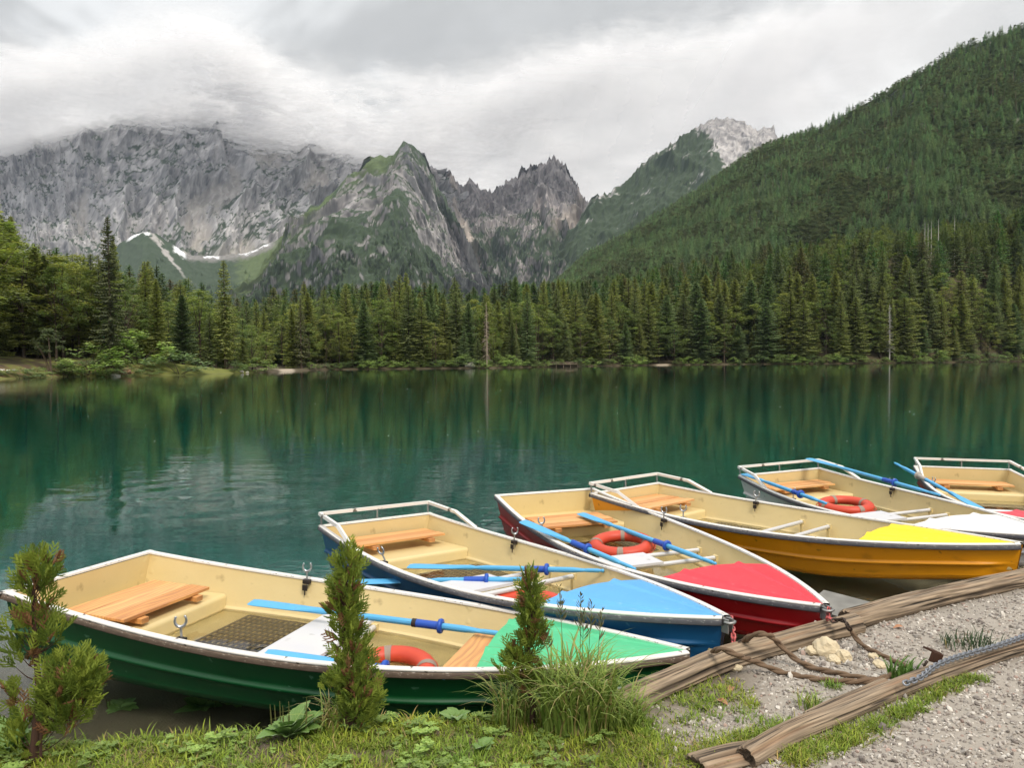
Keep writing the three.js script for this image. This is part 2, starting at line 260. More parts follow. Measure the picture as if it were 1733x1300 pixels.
mountain('mountain_massif', 'broad pale grey rock massif with its top in the clouds', {
  seed: 3, size: 420, nu: 640, nv: 330, amp: 260, power: 1.35, jag: 30, lean: 0.25,
  ridge: [[-420, 210, 5200], [-150, 225, 5200], [0, 215, 5100], [60, 232, 4900], [108, 216, 4800], [160, 205, 4800], [230, 190, 4900], [300, 160, 5000], [350, 150, 5000], [420, 165, 5000], [500, 200, 5000], [570, 235, 4900], [650, 255, 4800], [760, 300, 4700], [860, 380, 4600]],
  foot: [[-420, 520, 3300], [0, 470, 3300], [220, 470, 3300], [320, 462, 3300], [440, 425, 3500], [540, 430, 3500], [860, 500, 3500]],
  color: (u, v, X, Y, p, n, k) => {
    let c = rock(X, Y, k, [1.16, 1.16, 1.17]);
    const veg = fbm(X * 2.2, Y * 2.6, k + 30, 5, 0.6) + 0.5 * fbm(X * 14, Y * 14, k + 8, 2);
    const lean = n.y * 0.9 - 0.44 + 0.35 * smooth(0.55, 1, v);
    c = mixc(c, shrub(X, Y, k), smooth(0.05, 0.16, veg * 0.55 + lean - 0.05));
    const run2 = ridged(X + Y * 0.25 + 0.35 * noise(X * 0.8, Y * 0.8, k + 3), Y * 0.32, k, 5, 0.52);
    c = mixc(c, [0.52, 0.49, 0.46], 0.75 * smooth(0.26, 0.16, run2 + 0.06 * fbm(X * 16, Y * 8, k + 50, 3)) * smooth(0.15, 0.3, v));
    const scree = smooth(0.80, 0.86, v + 0.05 * fbm(X * 3, Y, k) - 0.03) * smooth(0.4, 0.5, u);
    c = mixc(c, [0.40, 0.385, 0.36], scree * 0.9);
    return c;
  },
});
mountain('grassy_shoulder', 'dark green hillock below the massif with snow on its crown', {
  seed: 31, size: 220, nu: 220, nv: 110, amp: 30, power: 1.0, jag: 6,
  ridge: [[150, 470, 3150], [205, 410, 3150], [228, 397, 3150], [250, 392, 3150], [266, 396, 3150], [290, 412, 3120], [320, 432, 3100], [360, 434, 3100], [420, 428, 3080], [470, 405, 3100], [500, 385, 3150], [560, 400, 3150]],
  foot: [[150, 540, 2500], [250, 530, 2500], [330, 530, 2500], [430, 525, 2500], [560, 535, 2500]],
  color: (u, v, X, Y, p, n, k) => {
    let c = shrub(X, Y, k); const q = pixelX(p), e = fbm(X * 6, Y * 6, k, 4), f = fbm(X * 14, Y * 14, k + 4, 3);
    if (q > 395) c = mixc(c, meadow(X, Y, k), smooth(395, 420, q + 30 * e) * smooth(505, 470, q + 25 * e));
    const gut = Math.abs(q - 262 - v * 120 + 14 * e); c = mixc(c, [0.36, 0.34, 0.32], smooth(7, 3, gut) * smooth(0.6, 0.3, v));
    const crest = v + 0.06 * e;
    const gravel = smooth(310, 325, q) * smooth(480, 460, q) * smooth(0.16, 0.08, crest + 0.08 * f); c = mixc(c, tone([0.25, 0.24, 0.225], 0.8 + 0.6 * f), gravel);
    const snow = Math.max(smooth(0.036, 0.022, crest + 0.05 * f) * smooth(217, 226, q) * smooth(264, 256, q), smooth(0.16, 0.12, crest + 0.04 * f) * smooth(296, 303, q + 5 * e) * smooth(322, 316, q), smooth(0.06, 0.04, crest + 0.06 * f) * smooth(348, 352, q + 8 * f) * smooth(378, 372, q), smooth(0.034, 0.02, crest + 0.07 * f) * smooth(405, 415, q + 12 * f) * smooth(466, 456, q));
    return mixc(c, [0.80, 0.81, 0.83], snow);
  },
});
function pixelX(p) { return PW / 2 + FPX * p.x / -p.z; }
mountain('middle_mountain', 'rocky mountain with a green top and forest on its lower slopes', {
  seed: 8, size: 300, nu: 460, nv: 300, amp: 190, power: 1.12, jag: 34, lean: -0.2,
  ridge: [[395, 500, 2500], [432, 468, 2600], [470, 415, 2750], [520, 358, 2950], [560, 322, 3050], [600, 290, 3150], [636, 266, 3200], [662, 262, 3200], [684, 240, 3300], [697, 240, 3300], [716, 262, 3250], [740, 310, 3150], [760, 345, 3000], [785, 392, 2800], [800, 430, 2600], [815, 478, 2400]],
  foot: [[330, 580, 1700], [450, 570, 1600], [620, 560, 1550], [740, 560, 1600], [880, 560, 1700]],
  color: (u, v, X, Y, p, n, k) => {
    let c = rock(X, Y, k, [0.80, 0.78, 0.78]);
    const q = pixelX(p), veg = fbm(X * 1.8, Y * 1.6, k + 30, 5, 0.58) + 0.4 * fbm(X * 12, Y * 12, k + 8, 2);
    const bias = lerp(0.06, 0.70, smooth(0.28, 0.62, v)) + 0.45 * smooth(0.20, 0.05, v) + 0.35 * smooth(560, 480, q) + (n.y - 0.62) * 0.9;
    c = mixc(c, shrub(X, Y, k), smooth(0.0, 0.12, veg + bias));
    const grassy = smooth(0.25, 0.06, v) * smooth(700, 640, q) + 0.8 * smooth(560, 500, q) * smooth(0.5, 0.2, v);
    c = mixc(c, meadow(X, Y, k), clamp(grassy) * smooth(0.0, 0.25, veg + 0.15));
    return c;
  },
});
mountain('jagged_peak', 'jagged grey rock peak in the centre above the valley', {
  seed: 14, size: 260, nu: 400, nv: 260, amp: 210, power: 1.2, jag: 46,
  ridge: [[700, 250, 4700], [736, 285, 4700], [752, 300, 4700], [768, 294, 4700], [778, 315, 4700], [800, 303, 4700], [812, 318, 4700], [836, 325, 4650], [860, 302, 4600], [890, 286, 4550], [915, 280, 4500], [930, 268, 4500], [940, 266, 4500], [955, 281, 4500], [975, 308, 4450], [984, 330, 4400], [996, 342, 4300], [1030, 400, 4200]],
  foot: [[690, 520, 2700], [780, 520, 2650], [815, 490, 2700], [860, 520, 2600], [960, 520, 2500], [1060, 520, 2500]],
  color: (u, v, X, Y, p, n, k) => {
    let c = rock(X, Y, k, [0.90, 0.85, 0.84]);
    const q = pixelX(p), veg = fbm(X * 1.8, Y * 1.5, k + 30, 5, 0.58) + 0.4 * fbm(X * 13, Y * 13, k + 8, 2);
    c = mixc(c, shrub(X, Y, k), smooth(0.0, 0.12, veg + lerp(-0.30, 0.5, smooth(0.2, 0.6, v)) + (n.y - 0.6) * 0.7));
    const gut = Math.abs(q - lerp(770, 808, smooth(0.1, 0.75, v)) + 14 * fbm(Y * 3, 1, k)), gut2 = Math.abs(q - lerp(985, 900, smooth(0.1, 0.9, v)) + 10 * fbm(Y * 3, 5, k));
    c = mixc(c, [0.42, 0.37, 0.33], Math.max(smooth(9, 4, gut + 5 * fbm(X * 8, Y * 8, k)), 0.8 * smooth(9, 3, gut2 + 5 * fbm(X * 8, Y * 8, k)) * smooth(0.6, 0.4, v)));
    return c;
  },
});
mountain('right_peak', 'rounded peak with a pale rock face and dark green flank', {
  seed: 22, size: 300, nu: 400, nv: 240, amp: 120, power: 1.05, jag: 26,
  ridge: [[905, 470, 3600], [955, 410, 3600], [990, 352, 3600], [1004, 331, 3600], [1014, 333, 3600], [1050, 311, 3650], [1100, 264, 3700], [1150, 231, 3750], [1188, 209, 3800], [1212, 199, 3800], [1242, 198, 3800], [1262, 207, 3800], [1280, 219, 3780], [1296, 214, 3780], [1308, 215, 3780], [1314, 232, 3750], [1380, 270, 3700], [1500, 330, 3600]],
  foot: [[880, 540, 2300], [1000, 530, 2200], [1200, 500, 2100], [1500, 500, 2100]],
  color: (u, v, X, Y, p, n, k) => {
    let c = rock(X, Y, k, [1.08, 1.06, 1.04]);
    const q = pixelX(p), veg = fbm(X * 2.2, Y * 2.0, k + 30, 5, 0.6) + 0.4 * fbm(X * 13, Y * 13, k + 8, 2);
    const face = smooth(1165, 1205, q - v * 120) * smooth(0.5, 0.34, v) + 0.25 * smooth(0.10, 0.02, v);
    c = mixc(c, shrub(X, Y, k), smooth(-0.02, 0.10, veg * 0.8 + 0.34 - 0.85 * face));
    return c;
  },
});
mountain('forest_hill', 'steep hill on the right covered in forest', {
  seed: 27, size: 260, nu: 320, nv: 160, amp: 40, power: 1.0, rough: 0.8,
  ridge: [[960, 470, 1750], [1000, 432, 1700], [1050, 408, 1680], [1100, 375, 1650], [1150, 345, 1600], [1200, 316, 1560], [1260, 268, 1500], [1300, 246, 1480], [1340, 237, 1450], [1380, 222, 1400], [1440, 188, 1350], [1500, 158, 1300], [1560, 122, 1250], [1620, 84, 1200], [1680, 63, 1150], [1733, 46, 1120], [1900, -20, 1050], [2150, -90, 1000]],
  foot: [[880, 560, 620], [1000, 560, 560], [1200, 555, 520], [1500, 545, 500], [1733, 540, 480], [2150, 540, 470]],
  color: (u, v, X, Y, p, n, k) => { const s = shrub(X, Y, k); return mixc([s[0] * 0.7, s[1] * 0.6, s[2] * 0.6], [0.24, 0.21, 0.18], smooth(0.34, 0.44, fbm(X * 5, Y * 5, k + 40, 4, 0.6))); },
});

// ---------------------------------------------------------------- low cloud that hides the tops of the massif: a deck of thin drifting layers
{
  const base = table([[-300, 1400], [-60, 1430], [60, 1455], [130, 1490], [220, 1570], [300, 1600], [370, 1590], [430, 1500], [500, 1390], [570, 1320], [640, 1300], [720, 1310], [800, 1310], [900, 1400], [1000, 1450], [1200, 1560], [1450, 1690], [1750, 1800]]);
  const cloud = thing('cloud', 'low grey cloud resting on the top of the broad rock massif', null, null); cloud.userData.kind = 'stuff';
  const X0 = -6200, X1 = 4200, Z0 = -3300, Z1 = -8200, w = 1024, h = 512, layers = 18;
  for (let k = 0; k < layers; k++) {
    const y = 1110 + k * 36, d = new Uint8Array(w * h * 4);
    for (let j = 0; j < h; j++) for (let i = 0; i < w; i++) {
      const x = lerp(X0, X1, i / (w - 1)), z = lerp(Z0, Z1, j / (h - 1)), px = PW / 2 + FPX * x / -z;
      const e = Math.min(smooth(0, 0.10, i / w), smooth(1, 0.55, i / w), smooth(0, 0.12, j / h), smooth(1, 0.8, j / h));
      const wx = 90 * noise(x / 260, z / 260, y / 300), n = fbm((x + wx) / 560, y / 380, (z - wx) / 560, 4, 0.55) + (e > 0 ? 0.6 * fbm((x + wx) / 130 + 3, y / 110, z / 130, 3, 0.6) : 0);
      const q = (y - base(px + 260 * n) + 165) / 130 + 1.0 * n + 0.25 * fbm(x / 1500, z / 1500, 9, 2), top = y - base(px) + 165, a = e * 0.44 * smooth(0, 0.75, q) * smooth(300 + 160 * n, 180 + 160 * n, top);
      const o = (j * w + i) * 4; d[o] = d[o + 1] = d[o + 2] = a * 255; d[o + 3] = 255;
    }
    const t = new THREE.DataTexture(d, w, h); t.magFilter = THREE.LinearFilter; t.needsUpdate = true;
    const g = grid(60, 40, (i, j) => V(lerp(X0, X1, i / 60), y + 22 * noise(i * 0.3, j * 0.3, k * 2.7), lerp(Z0, Z1, j / 40)), null, null);
    mesh('cloud_layer', g, phys({ color: new THREE.Color().setRGB(0.69, 0.69, 0.70), roughness: 1, transmission: 1, thickness: 0, specularIntensity: 0, alphaMap: t, transparent: true, depthWrite: false, side: THREE.DoubleSide }), cloud);
  }
}

// ---------------------------------------------------------------- trees
const leafTex = dataTex(128, 128, (u, v) => { const n = 0.75 + 0.5 * tfbm(u, v, 14, 3, 4); return [n, n, n * 0.95]; });
const needle = phys({ vertexColors: true, roughness: 0.95, transmission: 0.46, thickness: 0, specularIntensity: 0.4, side: THREE.DoubleSide });
const leafy = phys({ vertexColors: true, roughness: 0.95, transmission: 0.5, thickness: 0, specularIntensity: 0.5, side: THREE.DoubleSide });
const barkMap = dataTex(128, 256, (u, v) => { const n = 0.6 + 0.5 * tfbm(u, v, 10, 3, 2, 0.35), m = 0.5 + 0.5 * tfbm(u, v, 5, 2, 7); return [n * (0.42 + 0.1 * m), n * (0.36 + 0.09 * m), n * (0.30 + 0.08 * m)]; });
const bark = std({ map: barkMap, roughness: 0.95 }), paleBark = std({ map: barkMap, color: new THREE.Color().setRGB(1.9, 1.85, 1.75), roughness: 0.9 });
const GAIN = 2.25;

// a conifer: whorls of drooping boughs, each a ridge of twigs with hanging sprays, thinner and ragged towards the base and the tip
function conifer(seed, o) {
  const r = rng(seed), s = new Soup(), h = o.h, R0 = o.r;
  let y = h * o.bare, a0 = r() * 6.28;
  const dense = o.dense ?? 1;
  while (y < h * 0.985) {
    const t = (y - h * o.bare) / (h * (1 - o.bare)), env = Math.pow(1 - t, 0.66) * (0.55 + 0.45 * smooth(0, 0.16, t)) * R0 + 0.10;
    const n = Math.max(4, Math.round((5.5 + 2.5 * (1 - t)) * (o.sparse ?? 1)));
    for (let k = 0; k < n; k++) {
      const a = a0 + (k + 0.5 * r()) / n * 6.2832, len = env * (0.62 + 0.5 * r()) * (r() < 0.09 ? 0.45 : 1);
      if (r() < (o.gaps ?? 0.06)) continue;
      const droop = (o.droop ?? 0.35) * (1 - 0.8 * t) + 0.06, lift = 0.16 + 0.55 * t * t;
      const dx = Math.cos(a), dz = Math.sin(a), px = -dz, pz = dx;
      const f = (q, side, dy) => V(dx * len * q + px * side, y + len * (lift * q * 0.5 - droop * q * (1.35 - 0.55 * q)) + dy + (q > 0.7 ? len * 0.05 * (q - 0.7) * 3 : 0), dz * len * q + pz * side);
      const m = Math.max(2, Math.round(len / (o.spray ?? 0.62) * dense)), shade = 0.72 + 0.5 * r();
      for (let i = 0; i < m; i++) {
        const q0 = 0.06 + 0.94 * i / m, q1 = Math.min(1.06, q0 + 1.25 / m), w = (0.16 + 0.20 * len * (1 - q0 * 0.72)) * (0.75 + 0.5 * r());
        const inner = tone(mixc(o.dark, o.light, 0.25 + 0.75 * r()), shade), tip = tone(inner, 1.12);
        // two side sprays, sagging from the bough
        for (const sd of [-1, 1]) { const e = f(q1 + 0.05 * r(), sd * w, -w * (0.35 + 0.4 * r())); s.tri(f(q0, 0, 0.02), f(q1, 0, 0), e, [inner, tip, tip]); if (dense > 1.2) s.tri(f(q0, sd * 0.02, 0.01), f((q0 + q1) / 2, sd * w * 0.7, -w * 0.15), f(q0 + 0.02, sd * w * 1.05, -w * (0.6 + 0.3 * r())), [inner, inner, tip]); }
        // and a curtain of hanging twigs
        const hang = (0.16 + 0.26 * r()) * Math.min(1.1, 0.35 + len * 0.35) * (o.hang ?? 1);
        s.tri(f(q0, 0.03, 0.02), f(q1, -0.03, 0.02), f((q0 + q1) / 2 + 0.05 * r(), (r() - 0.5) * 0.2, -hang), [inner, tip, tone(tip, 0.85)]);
      }
    }
    a0 += 2.4; y += (0.30 + 0.34 * (1 - t)) * (h / 26) * (o.step ?? 1) * (0.8 + 0.4 * r());
  }
  for (let k = 0; k < 7; k++) { const a = r() * 6.28, b = a + 2; s.tri(V(Math.cos(a) * 0.13, h * 0.965 - 0.02 * k * h, Math.sin(a) * 0.13), V(Math.cos(b) * 0.13, h * 0.965 - 0.02 * k * h, Math.sin(b) * 0.13), V(0, h * 1.004, 0), [o.dark, o.dark, o.light]); }
  const tr = 0.010 * h + 0.05, trunk = tube([0, 0.1, 0.3, 0.6, 0.85, 0.99].map((q) => V(0.05 * Math.sin(q * 9 + seed) * q, -0.6 + (h + 0.6) * q, 0.05 * Math.cos(q * 7 + seed) * q)), (q) => tr * (1.25 - 1.18 * q) + (q < 0.05 ? tr * 0.4 : 0), 7);
  return { crown: s.build(), trunk };
}
// a broadleaf tree or bush: limbs to clumps of leaves spread through an uneven crown
function broadleaf(seed, o) {
  const r = rng(seed), s = new Soup(), h = o.h, R = o.r, limbs = [], c0 = o.base * h;
  const clumps = [];
  for (let i = 0; i < o.clumps; i++) {
    const u = r() * 2 - 1, a = r() * 6.2832, q = Math.sqrt(1 - u * u), k = 0.55 + 0.45 * Math.cbrt(r()), wob = 1 + 0.28 * noise(Math.cos(a) * q * 1.6 + seed, u * 1.6, Math.sin(a) * q * 1.6);
    const yy = (u * 0.5 + 0.5), belly = o.shape ? o.shape(yy) : Math.sqrt(Math.max(0, 1 - Math.pow(yy * 1.0 - 0.38, 2) * 2.3));
    clumps.push({ p: V(Math.cos(a) * q * R * k * wob * belly * 1.15, c0 + (h - c0) * yy, Math.sin(a) * q * R * k * wob * belly * 1.15), s: (o.clump ?? 1.1) * (0.7 + 0.6 * r()), l: 0.7 + 0.55 * r() });
  }
  for (const c of clumps) {
    for (let j = 0; j < o.leaves; j++) {
      const u = r() * 2 - 1, a = r() * 6.2832, q = Math.sqrt(1 - u * u), k = Math.cbrt(r()) * c.s;
      const p = V(c.p.x + Math.cos(a) * q * k, c.p.y + u * k * 0.5, c.p.z + Math.sin(a) * q * k), z = (o.leaf ?? 0.34) * (0.6 + 0.7 * r());
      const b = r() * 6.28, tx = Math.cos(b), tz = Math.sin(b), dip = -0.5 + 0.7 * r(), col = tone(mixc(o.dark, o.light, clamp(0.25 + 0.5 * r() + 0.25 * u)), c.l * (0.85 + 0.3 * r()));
      const t0 = V(p.x - tx * z * 0.5, p.y, p.z - tz * z * 0.5), t1 = V(p.x + tx * z * 0.6, p.y + dip * z * 0.6, p.z + tz * z * 0.6), w = z * 0.34;
      s.quad(t0, V(p.x - tz * w, p.y + w * (r() - 0.5), p.z + tx * w), t1, V(p.x + tz * w, p.y + w * (r() - 0.5), p.z - tx * w), col);
    }
  }
  const tr = o.trunk ?? 0.014 * h;
  if (!o.stems) limbs.push(tube([V(0, -0.5, 0), V(0.1, c0 * 0.7, 0), V(0.05, c0 + (h - c0) * 0.35, 0.1), V(0, c0 + (h - c0) * 0.8, 0)], (q) => tr * (1.2 - 1.05 * q), 7));
  const nl = o.stems ?? 9;
  for (let i = 0; i < nl; i++) { const c = clumps[Math.floor(r() * clumps.length)].p, b = o.stems ? V((r() - 0.5) * 0.5, -0.4, (r() - 0.5) * 0.5) : V(0, c0 * (0.8 + 0.25 * r()) + (c.y - c0) * 0.4, 0), m = b.clone().lerp(c, 0.5).add(V(c.x * (o.stems ? -0.12 : 0.1), o.stems ? 0.2 : (c.y - b.y) * 0.12, c.z * (o.stems ? -0.12 : 0.1))); limbs.push(tube(curvePts([b, m, c], 5), (q) => (o.stems ? o.trunk : tr * 0.42) * (1 - 0.8 * q), 5)); }
  return { crown: s.build(), trunk: join(limbs) };
}
// a dead spruce: bare trunk, short broken twigs
function snag(seed, h, twigs, r0 = 0.2) {
  const r = rng(seed), g = [tube([V(0, -0.5, 0), V(0.05, h * 0.4, 0), V(-0.04, h * 0.75, 0.03), V(0, h, 0)], (q) => r0 * (1.05 - 0.95 * q), 7)], b = [];
  for (let i = 0; i < twigs; i++) { const t = 0.12 + 0.85 * r(), a = r() * 6.28, l = (1.35 - 1.1 * t) * h * 0.085 * (0.4 + 0.8 * r()), y = h * t; b.push(tube([V(0, y, 0), V(Math.cos(a) * l * 0.6, y - l * 0.12, Math.sin(a) * l * 0.6), V(Math.cos(a) * l, y - l * 0.4, Math.sin(a) * l)], (q) => 0.06 * (1 - 0.7 * q), 4)); }
  return { trunk: join(g), crown: join(b) };
}
const SPRUCE = [], FIR = [];
const greens = [[[0.054, 0.068, 0.015], [0.126, 0.146, 0.031]], [[0.058, 0.075, 0.016], [0.146, 0.164, 0.033]], [[0.042, 0.058, 0.017], [0.100, 0.122, 0.034]], [[0.054, 0.070, 0.016], [0.142, 0.156, 0.036]], [[0.038, 0.064, 0.021], [0.094, 0.132, 0.044]]];
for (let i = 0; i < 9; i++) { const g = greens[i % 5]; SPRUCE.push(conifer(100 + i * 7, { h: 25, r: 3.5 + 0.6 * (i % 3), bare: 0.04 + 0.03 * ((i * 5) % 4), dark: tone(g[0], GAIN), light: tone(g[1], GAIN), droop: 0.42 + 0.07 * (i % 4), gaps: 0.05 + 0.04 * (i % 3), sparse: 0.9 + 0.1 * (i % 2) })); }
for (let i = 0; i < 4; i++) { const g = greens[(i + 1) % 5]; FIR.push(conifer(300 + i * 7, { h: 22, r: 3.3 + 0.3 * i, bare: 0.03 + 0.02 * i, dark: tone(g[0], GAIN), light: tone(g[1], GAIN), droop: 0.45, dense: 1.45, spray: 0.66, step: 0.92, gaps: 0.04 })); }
const BEECH = [];
const lgreens = [[[0.050, 0.085, 0.014], [0.145, 0.185, 0.030]], [[0.055, 0.088, 0.014], [0.185, 0.215, 0.034]], [[0.042, 0.075, 0.015], [0.110, 0.150, 0.030]], [[0.062, 0.088, 0.014], [0.215, 0.220, 0.038]]];
for (let i = 0; i < 6; i++) { const g = lgreens[i % 4]; BEECH.push(broadleaf(500 + i * 3, { h: 18, r: 4.2 + 0.4 * (i % 3), base: 0.16 + 0.05 * (i % 3), clumps: 66, leaves: 52, clump: 1.25, leaf: 0.42, dark: tone(g[0], GAIN), light: tone(g[1], GAIN) })); }
const BUSH = [];
const bgreens = [[[0.05, 0.09, 0.018], [0.17, 0.23, 0.045]], [[0.04, 0.075, 0.02], [0.12, 0.18, 0.05]], [[0.075, 0.13, 0.03], [0.25, 0.33, 0.07]]];
for (let i = 0; i < 6; i++) { const g = bgreens[i % 3]; BUSH.push(broadleaf(600 + i * 3, { h: 2.2, r: 1.9, base: 0.03, clumps: 22, leaves: 46, clump: 0.62, leaf: 0.24, dark: tone(g[0], GAIN), light: tone(g[1], GAIN), stems: 5, trunk: 0.04, shape: (y) => Math.sqrt(Math.max(0.02, 1 - Math.pow(y * 1.05 - 0.2, 2) * 1.4)) })); }

function tree(kind, name, proto, pos, sc, turn, label, category, group, wood = bark, wide = 1) {
  const g = thing(name, label, category, group, pos); g.rotation.y = turn; g.scale.set(sc * wide, sc, sc * wide);
  mesh('trunk', proto.trunk, wood, g); mesh(kind === 'snag' ? 'twigs' : 'crown', proto.crown, kind === 'needle' ? needle : kind === 'snag' ? wood : leafy, g);
  return g;
}
const ORD = ['leftmost', 'second', 'third', 'fourth', 'fifth', 'sixth', 'seventh', 'eighth', 'ninth', 'tenth', 'eleventh', 'twelfth', 'thirteenth', 'fourteenth', 'fifteenth', 'sixteenth', 'seventeenth', 'eighteenth', 'nineteenth', 'twentieth'];
function ordinals(made) {                                             // alike ones in one place are told apart by their order from the left
  const by = {}; for (const m of made) (by[m.size + m.kind + m.at] ??= []).push(m);
  for (const list of Object.values(by)) { list.sort((a, b) => a.px - b.px); list.forEach((m, i) => { m.g.userData.label = list.length === 1 ? m.size + ' ' + m.kind + ' ' + m.at : i === 0 ? 'leftmost ' + m.size + ' ' + m.kind + ' ' + m.at : i === list.length - 1 ? 'rightmost ' + m.size + ' ' + m.kind + ' ' + m.at : ORD[i] + ' ' + m.size + ' ' + m.kind + ' from the left ' + m.at; }); }
}
// how high the forest stands in the picture, taken as metres at each tree's own distance
const SKYLINE = table([[-200, 330], [0, 335], [30, 372], [70, 372], [112, 352], [150, 385], [200, 392], [235, 420], [280, 432], [300, 424], [322, 430], [360, 440], [400, 458], [440, 470], [470, 500], [510, 505], [545, 478], [575, 474], [610, 480], [650, 458], [706, 457], [740, 470], [765, 462], [830, 478], [885, 450], [930, 450], [965, 440], [1000, 455], [1055, 436], [1100, 432], [1165, 405], [1215, 425], [1260, 402], [1330, 408], [1400, 395], [1462, 372], [1500, 392], [1560, 372], [1640, 362], [1690, 348], [1733, 345], [2000, 330]]);
function maxHeight(px, t) { const p = land(px, t), top = ray(px, SKYLINE(px)), d = Math.hypot(p.x, p.z), y = EYE + top.y / Math.hypot(top.x, top.z) * d; return y - p.y; }
{
  const r = rng(42), zoneOf = (px) => (px < 430 ? 'left' : px < 850 ? 'middle' : px < 1250 ? 'centre' : 'right');
  const spots = [[150, 'at the left edge'], [330, 'behind the left shore bushes'], [460, 'by the grassy point'], [610, 'by the pale sandy landing'], [790, 'below the middle mountain'], [1000, 'below the jagged peak'], [1200, 'below the right peak'], [1480, 'under the forest hill'], [9999, 'at the right end']];
  const spot = (px) => spots.find((q) => px < q[0])[1], line = ['in the front row', 'in the second row', 'in the third row', 'towards the back'];
  const rows = [[3.5, 19, 0.58, 0.42], [9, 21, 0.72, 0.36], [17, 24, 0.82, 0.3], [27, 27, 0.88, 0.24]];
  let n = 0; const made = [];
  const named = (g, size, kind, row, px) => made.push({ g, size, kind, at: line[row] + ' ' + spot(px), px: pixel(g.position)[0] });

  rows.forEach(([t0, step, share, dev], row) => {
    for (let px = -60; px < 1800; px += step * (0.7 + 0.6 * r()) * lerp(0.95, 0.95, smooth(0, 1000, px)) * (row < 2 ? 1.15 : 0.95) * lerp(0.95, 1.12, smooth(300, 500, px))) {
      const left = smooth(430, 330, px), t = t0 + (row ? 5 : 2.5) * r() + left * 6.5 + (row === 0 && px > 1250 ? 1.5 : 0);
      if (row === 0 && ((px > 462 && px < 520) || (px < 330 && r() < 0.45) || (px > 60 && px < 150 && left) || (px > 170 && px < 215) || (px > 325 && px < 372))) continue;
      if (row === 1 && px > 455 && px < 505) continue;
      const zone = zoneOf(px), pBeech = { left: 0.46, middle: px < 640 ? 0.52 : 0.20, centre: 0.32, right: 0.40 }[zone] + (row === 0 ? 0.05 : 0);
      const p = land(px, t), hm = maxHeight(px, t), beech = r() < pBeech;
      if (beech) {
        let h = Math.min(21, hm * (0.58 + 0.3 * r())) * (row === 0 ? 0.8 : 1); h = Math.max(6, h);
        const k = Math.floor(r() * BEECH.length);
        named(tree('leaf', 'beech_tree', BEECH[k], p, h / 18, r() * 6.28, null, 'tree', 'broadleaf trees ' + line[row] + ' ' + spot(px), bark, 0.85 + 0.4 * r()), h < 11 ? 'small' : 'tall', 'broadleaf tree', row, px);
      } else {
        let h = Math.min(row < 2 ? 27 : 30, hm * (share + 0.16 * smooth(420, 300, px) + dev * (r() - 0.35))); if (row === 0 && r() < 0.3) h *= 0.6; h = Math.max(5, h);
        const fir = r() < 0.33, list = fir ? FIR : SPRUCE, k = Math.floor(r() * list.length);
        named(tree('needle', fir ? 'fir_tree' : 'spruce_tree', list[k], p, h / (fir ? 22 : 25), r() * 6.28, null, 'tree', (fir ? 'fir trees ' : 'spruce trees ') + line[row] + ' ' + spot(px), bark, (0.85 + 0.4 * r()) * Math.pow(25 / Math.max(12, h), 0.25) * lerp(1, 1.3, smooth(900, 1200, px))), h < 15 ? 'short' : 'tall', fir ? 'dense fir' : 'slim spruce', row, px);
      }
      n++;
    }
  });
  ordinals(made);
}
// deep forest behind the front rows: one mass
{
  const r = rng(4242), A = [[], [], []], B = [[], []];
  const low = [conifer(701, { h: 25, r: 3.0, bare: 0.10, dark: [0.061, 0.101, 0.028], light: [0.169, 0.227, 0.065], droop: 0.5, spray: 1.0, step: 1.5 }), conifer(702, { h: 25, r: 2.7, bare: 0.12, dark: [0.061, 0.101, 0.028], light: [0.169, 0.227, 0.065], droop: 0.45, spray: 1.0, step: 1.6 }), conifer(703, { h: 25, r: 3.4, bare: 0.06, dark: [0.061, 0.101, 0.028], light: [0.169, 0.227, 0.065], droop: 0.55, spray: 1.1, step: 1.5 })];
  const lowB = [broadleaf(711, { h: 18, r: 4.6, base: 0.15, clumps: 46, leaves: 26, clump: 1.5, leaf: 0.62, dark: [0.076, 0.124, 0.022], light: [0.270, 0.320, 0.058] }), broadleaf(712, { h: 18, r: 4.4, base: 0.15, clumps: 46, leaves: 26, clump: 1.5, leaf: 0.62, dark: [0.068, 0.115, 0.022], light: [0.220, 0.278, 0.054] })];
  for (let i = 0; i < 2100; i++) {
    const px = -300 + r() * 2200, back = lerp(60, 175, smooth(900, 1300, px)), t = 33 + Math.pow(r(), 0.8) * back + smooth(430, 330, px) * 6, p = land(px, t), hm = maxHeight(px, t); if (hm < 6) continue;
    if (r() < (px > 1000 ? 0.36 : 0.26)) { const h = Math.min(20, hm * (0.7 + 0.3 * r())); B[Math.floor(r() * 2)].push([placed(p, 0, r() * 6.28, 0, h / 18 * (0.9 + 0.35 * r()), h / 18), tone([1, 1, 1], 0.8 + 0.45 * r())]); }
    else { const h = Math.min(29, hm * (0.58 + 0.44 * r())); A[Math.floor(r() * 3)].push([placed(p, 0, r() * 6.28, 0, h / 25 * (1.35 + 0.5 * r()), h / 25), [0.7 + 0.7 * r(), 0.75 + 0.6 * r(), 0.8 + 0.4 * r()]]); }
  }
  A.forEach((l, i) => stuff('conifer_forest', low[i].crown, needle, l, 'deep conifer forest behind the trees of the shore'));
  B.forEach((l, i) => stuff('broadleaf_forest', lowB[i].crown, leafy, l, 'light green broadleaf crowns deep in the shore forest'));
}
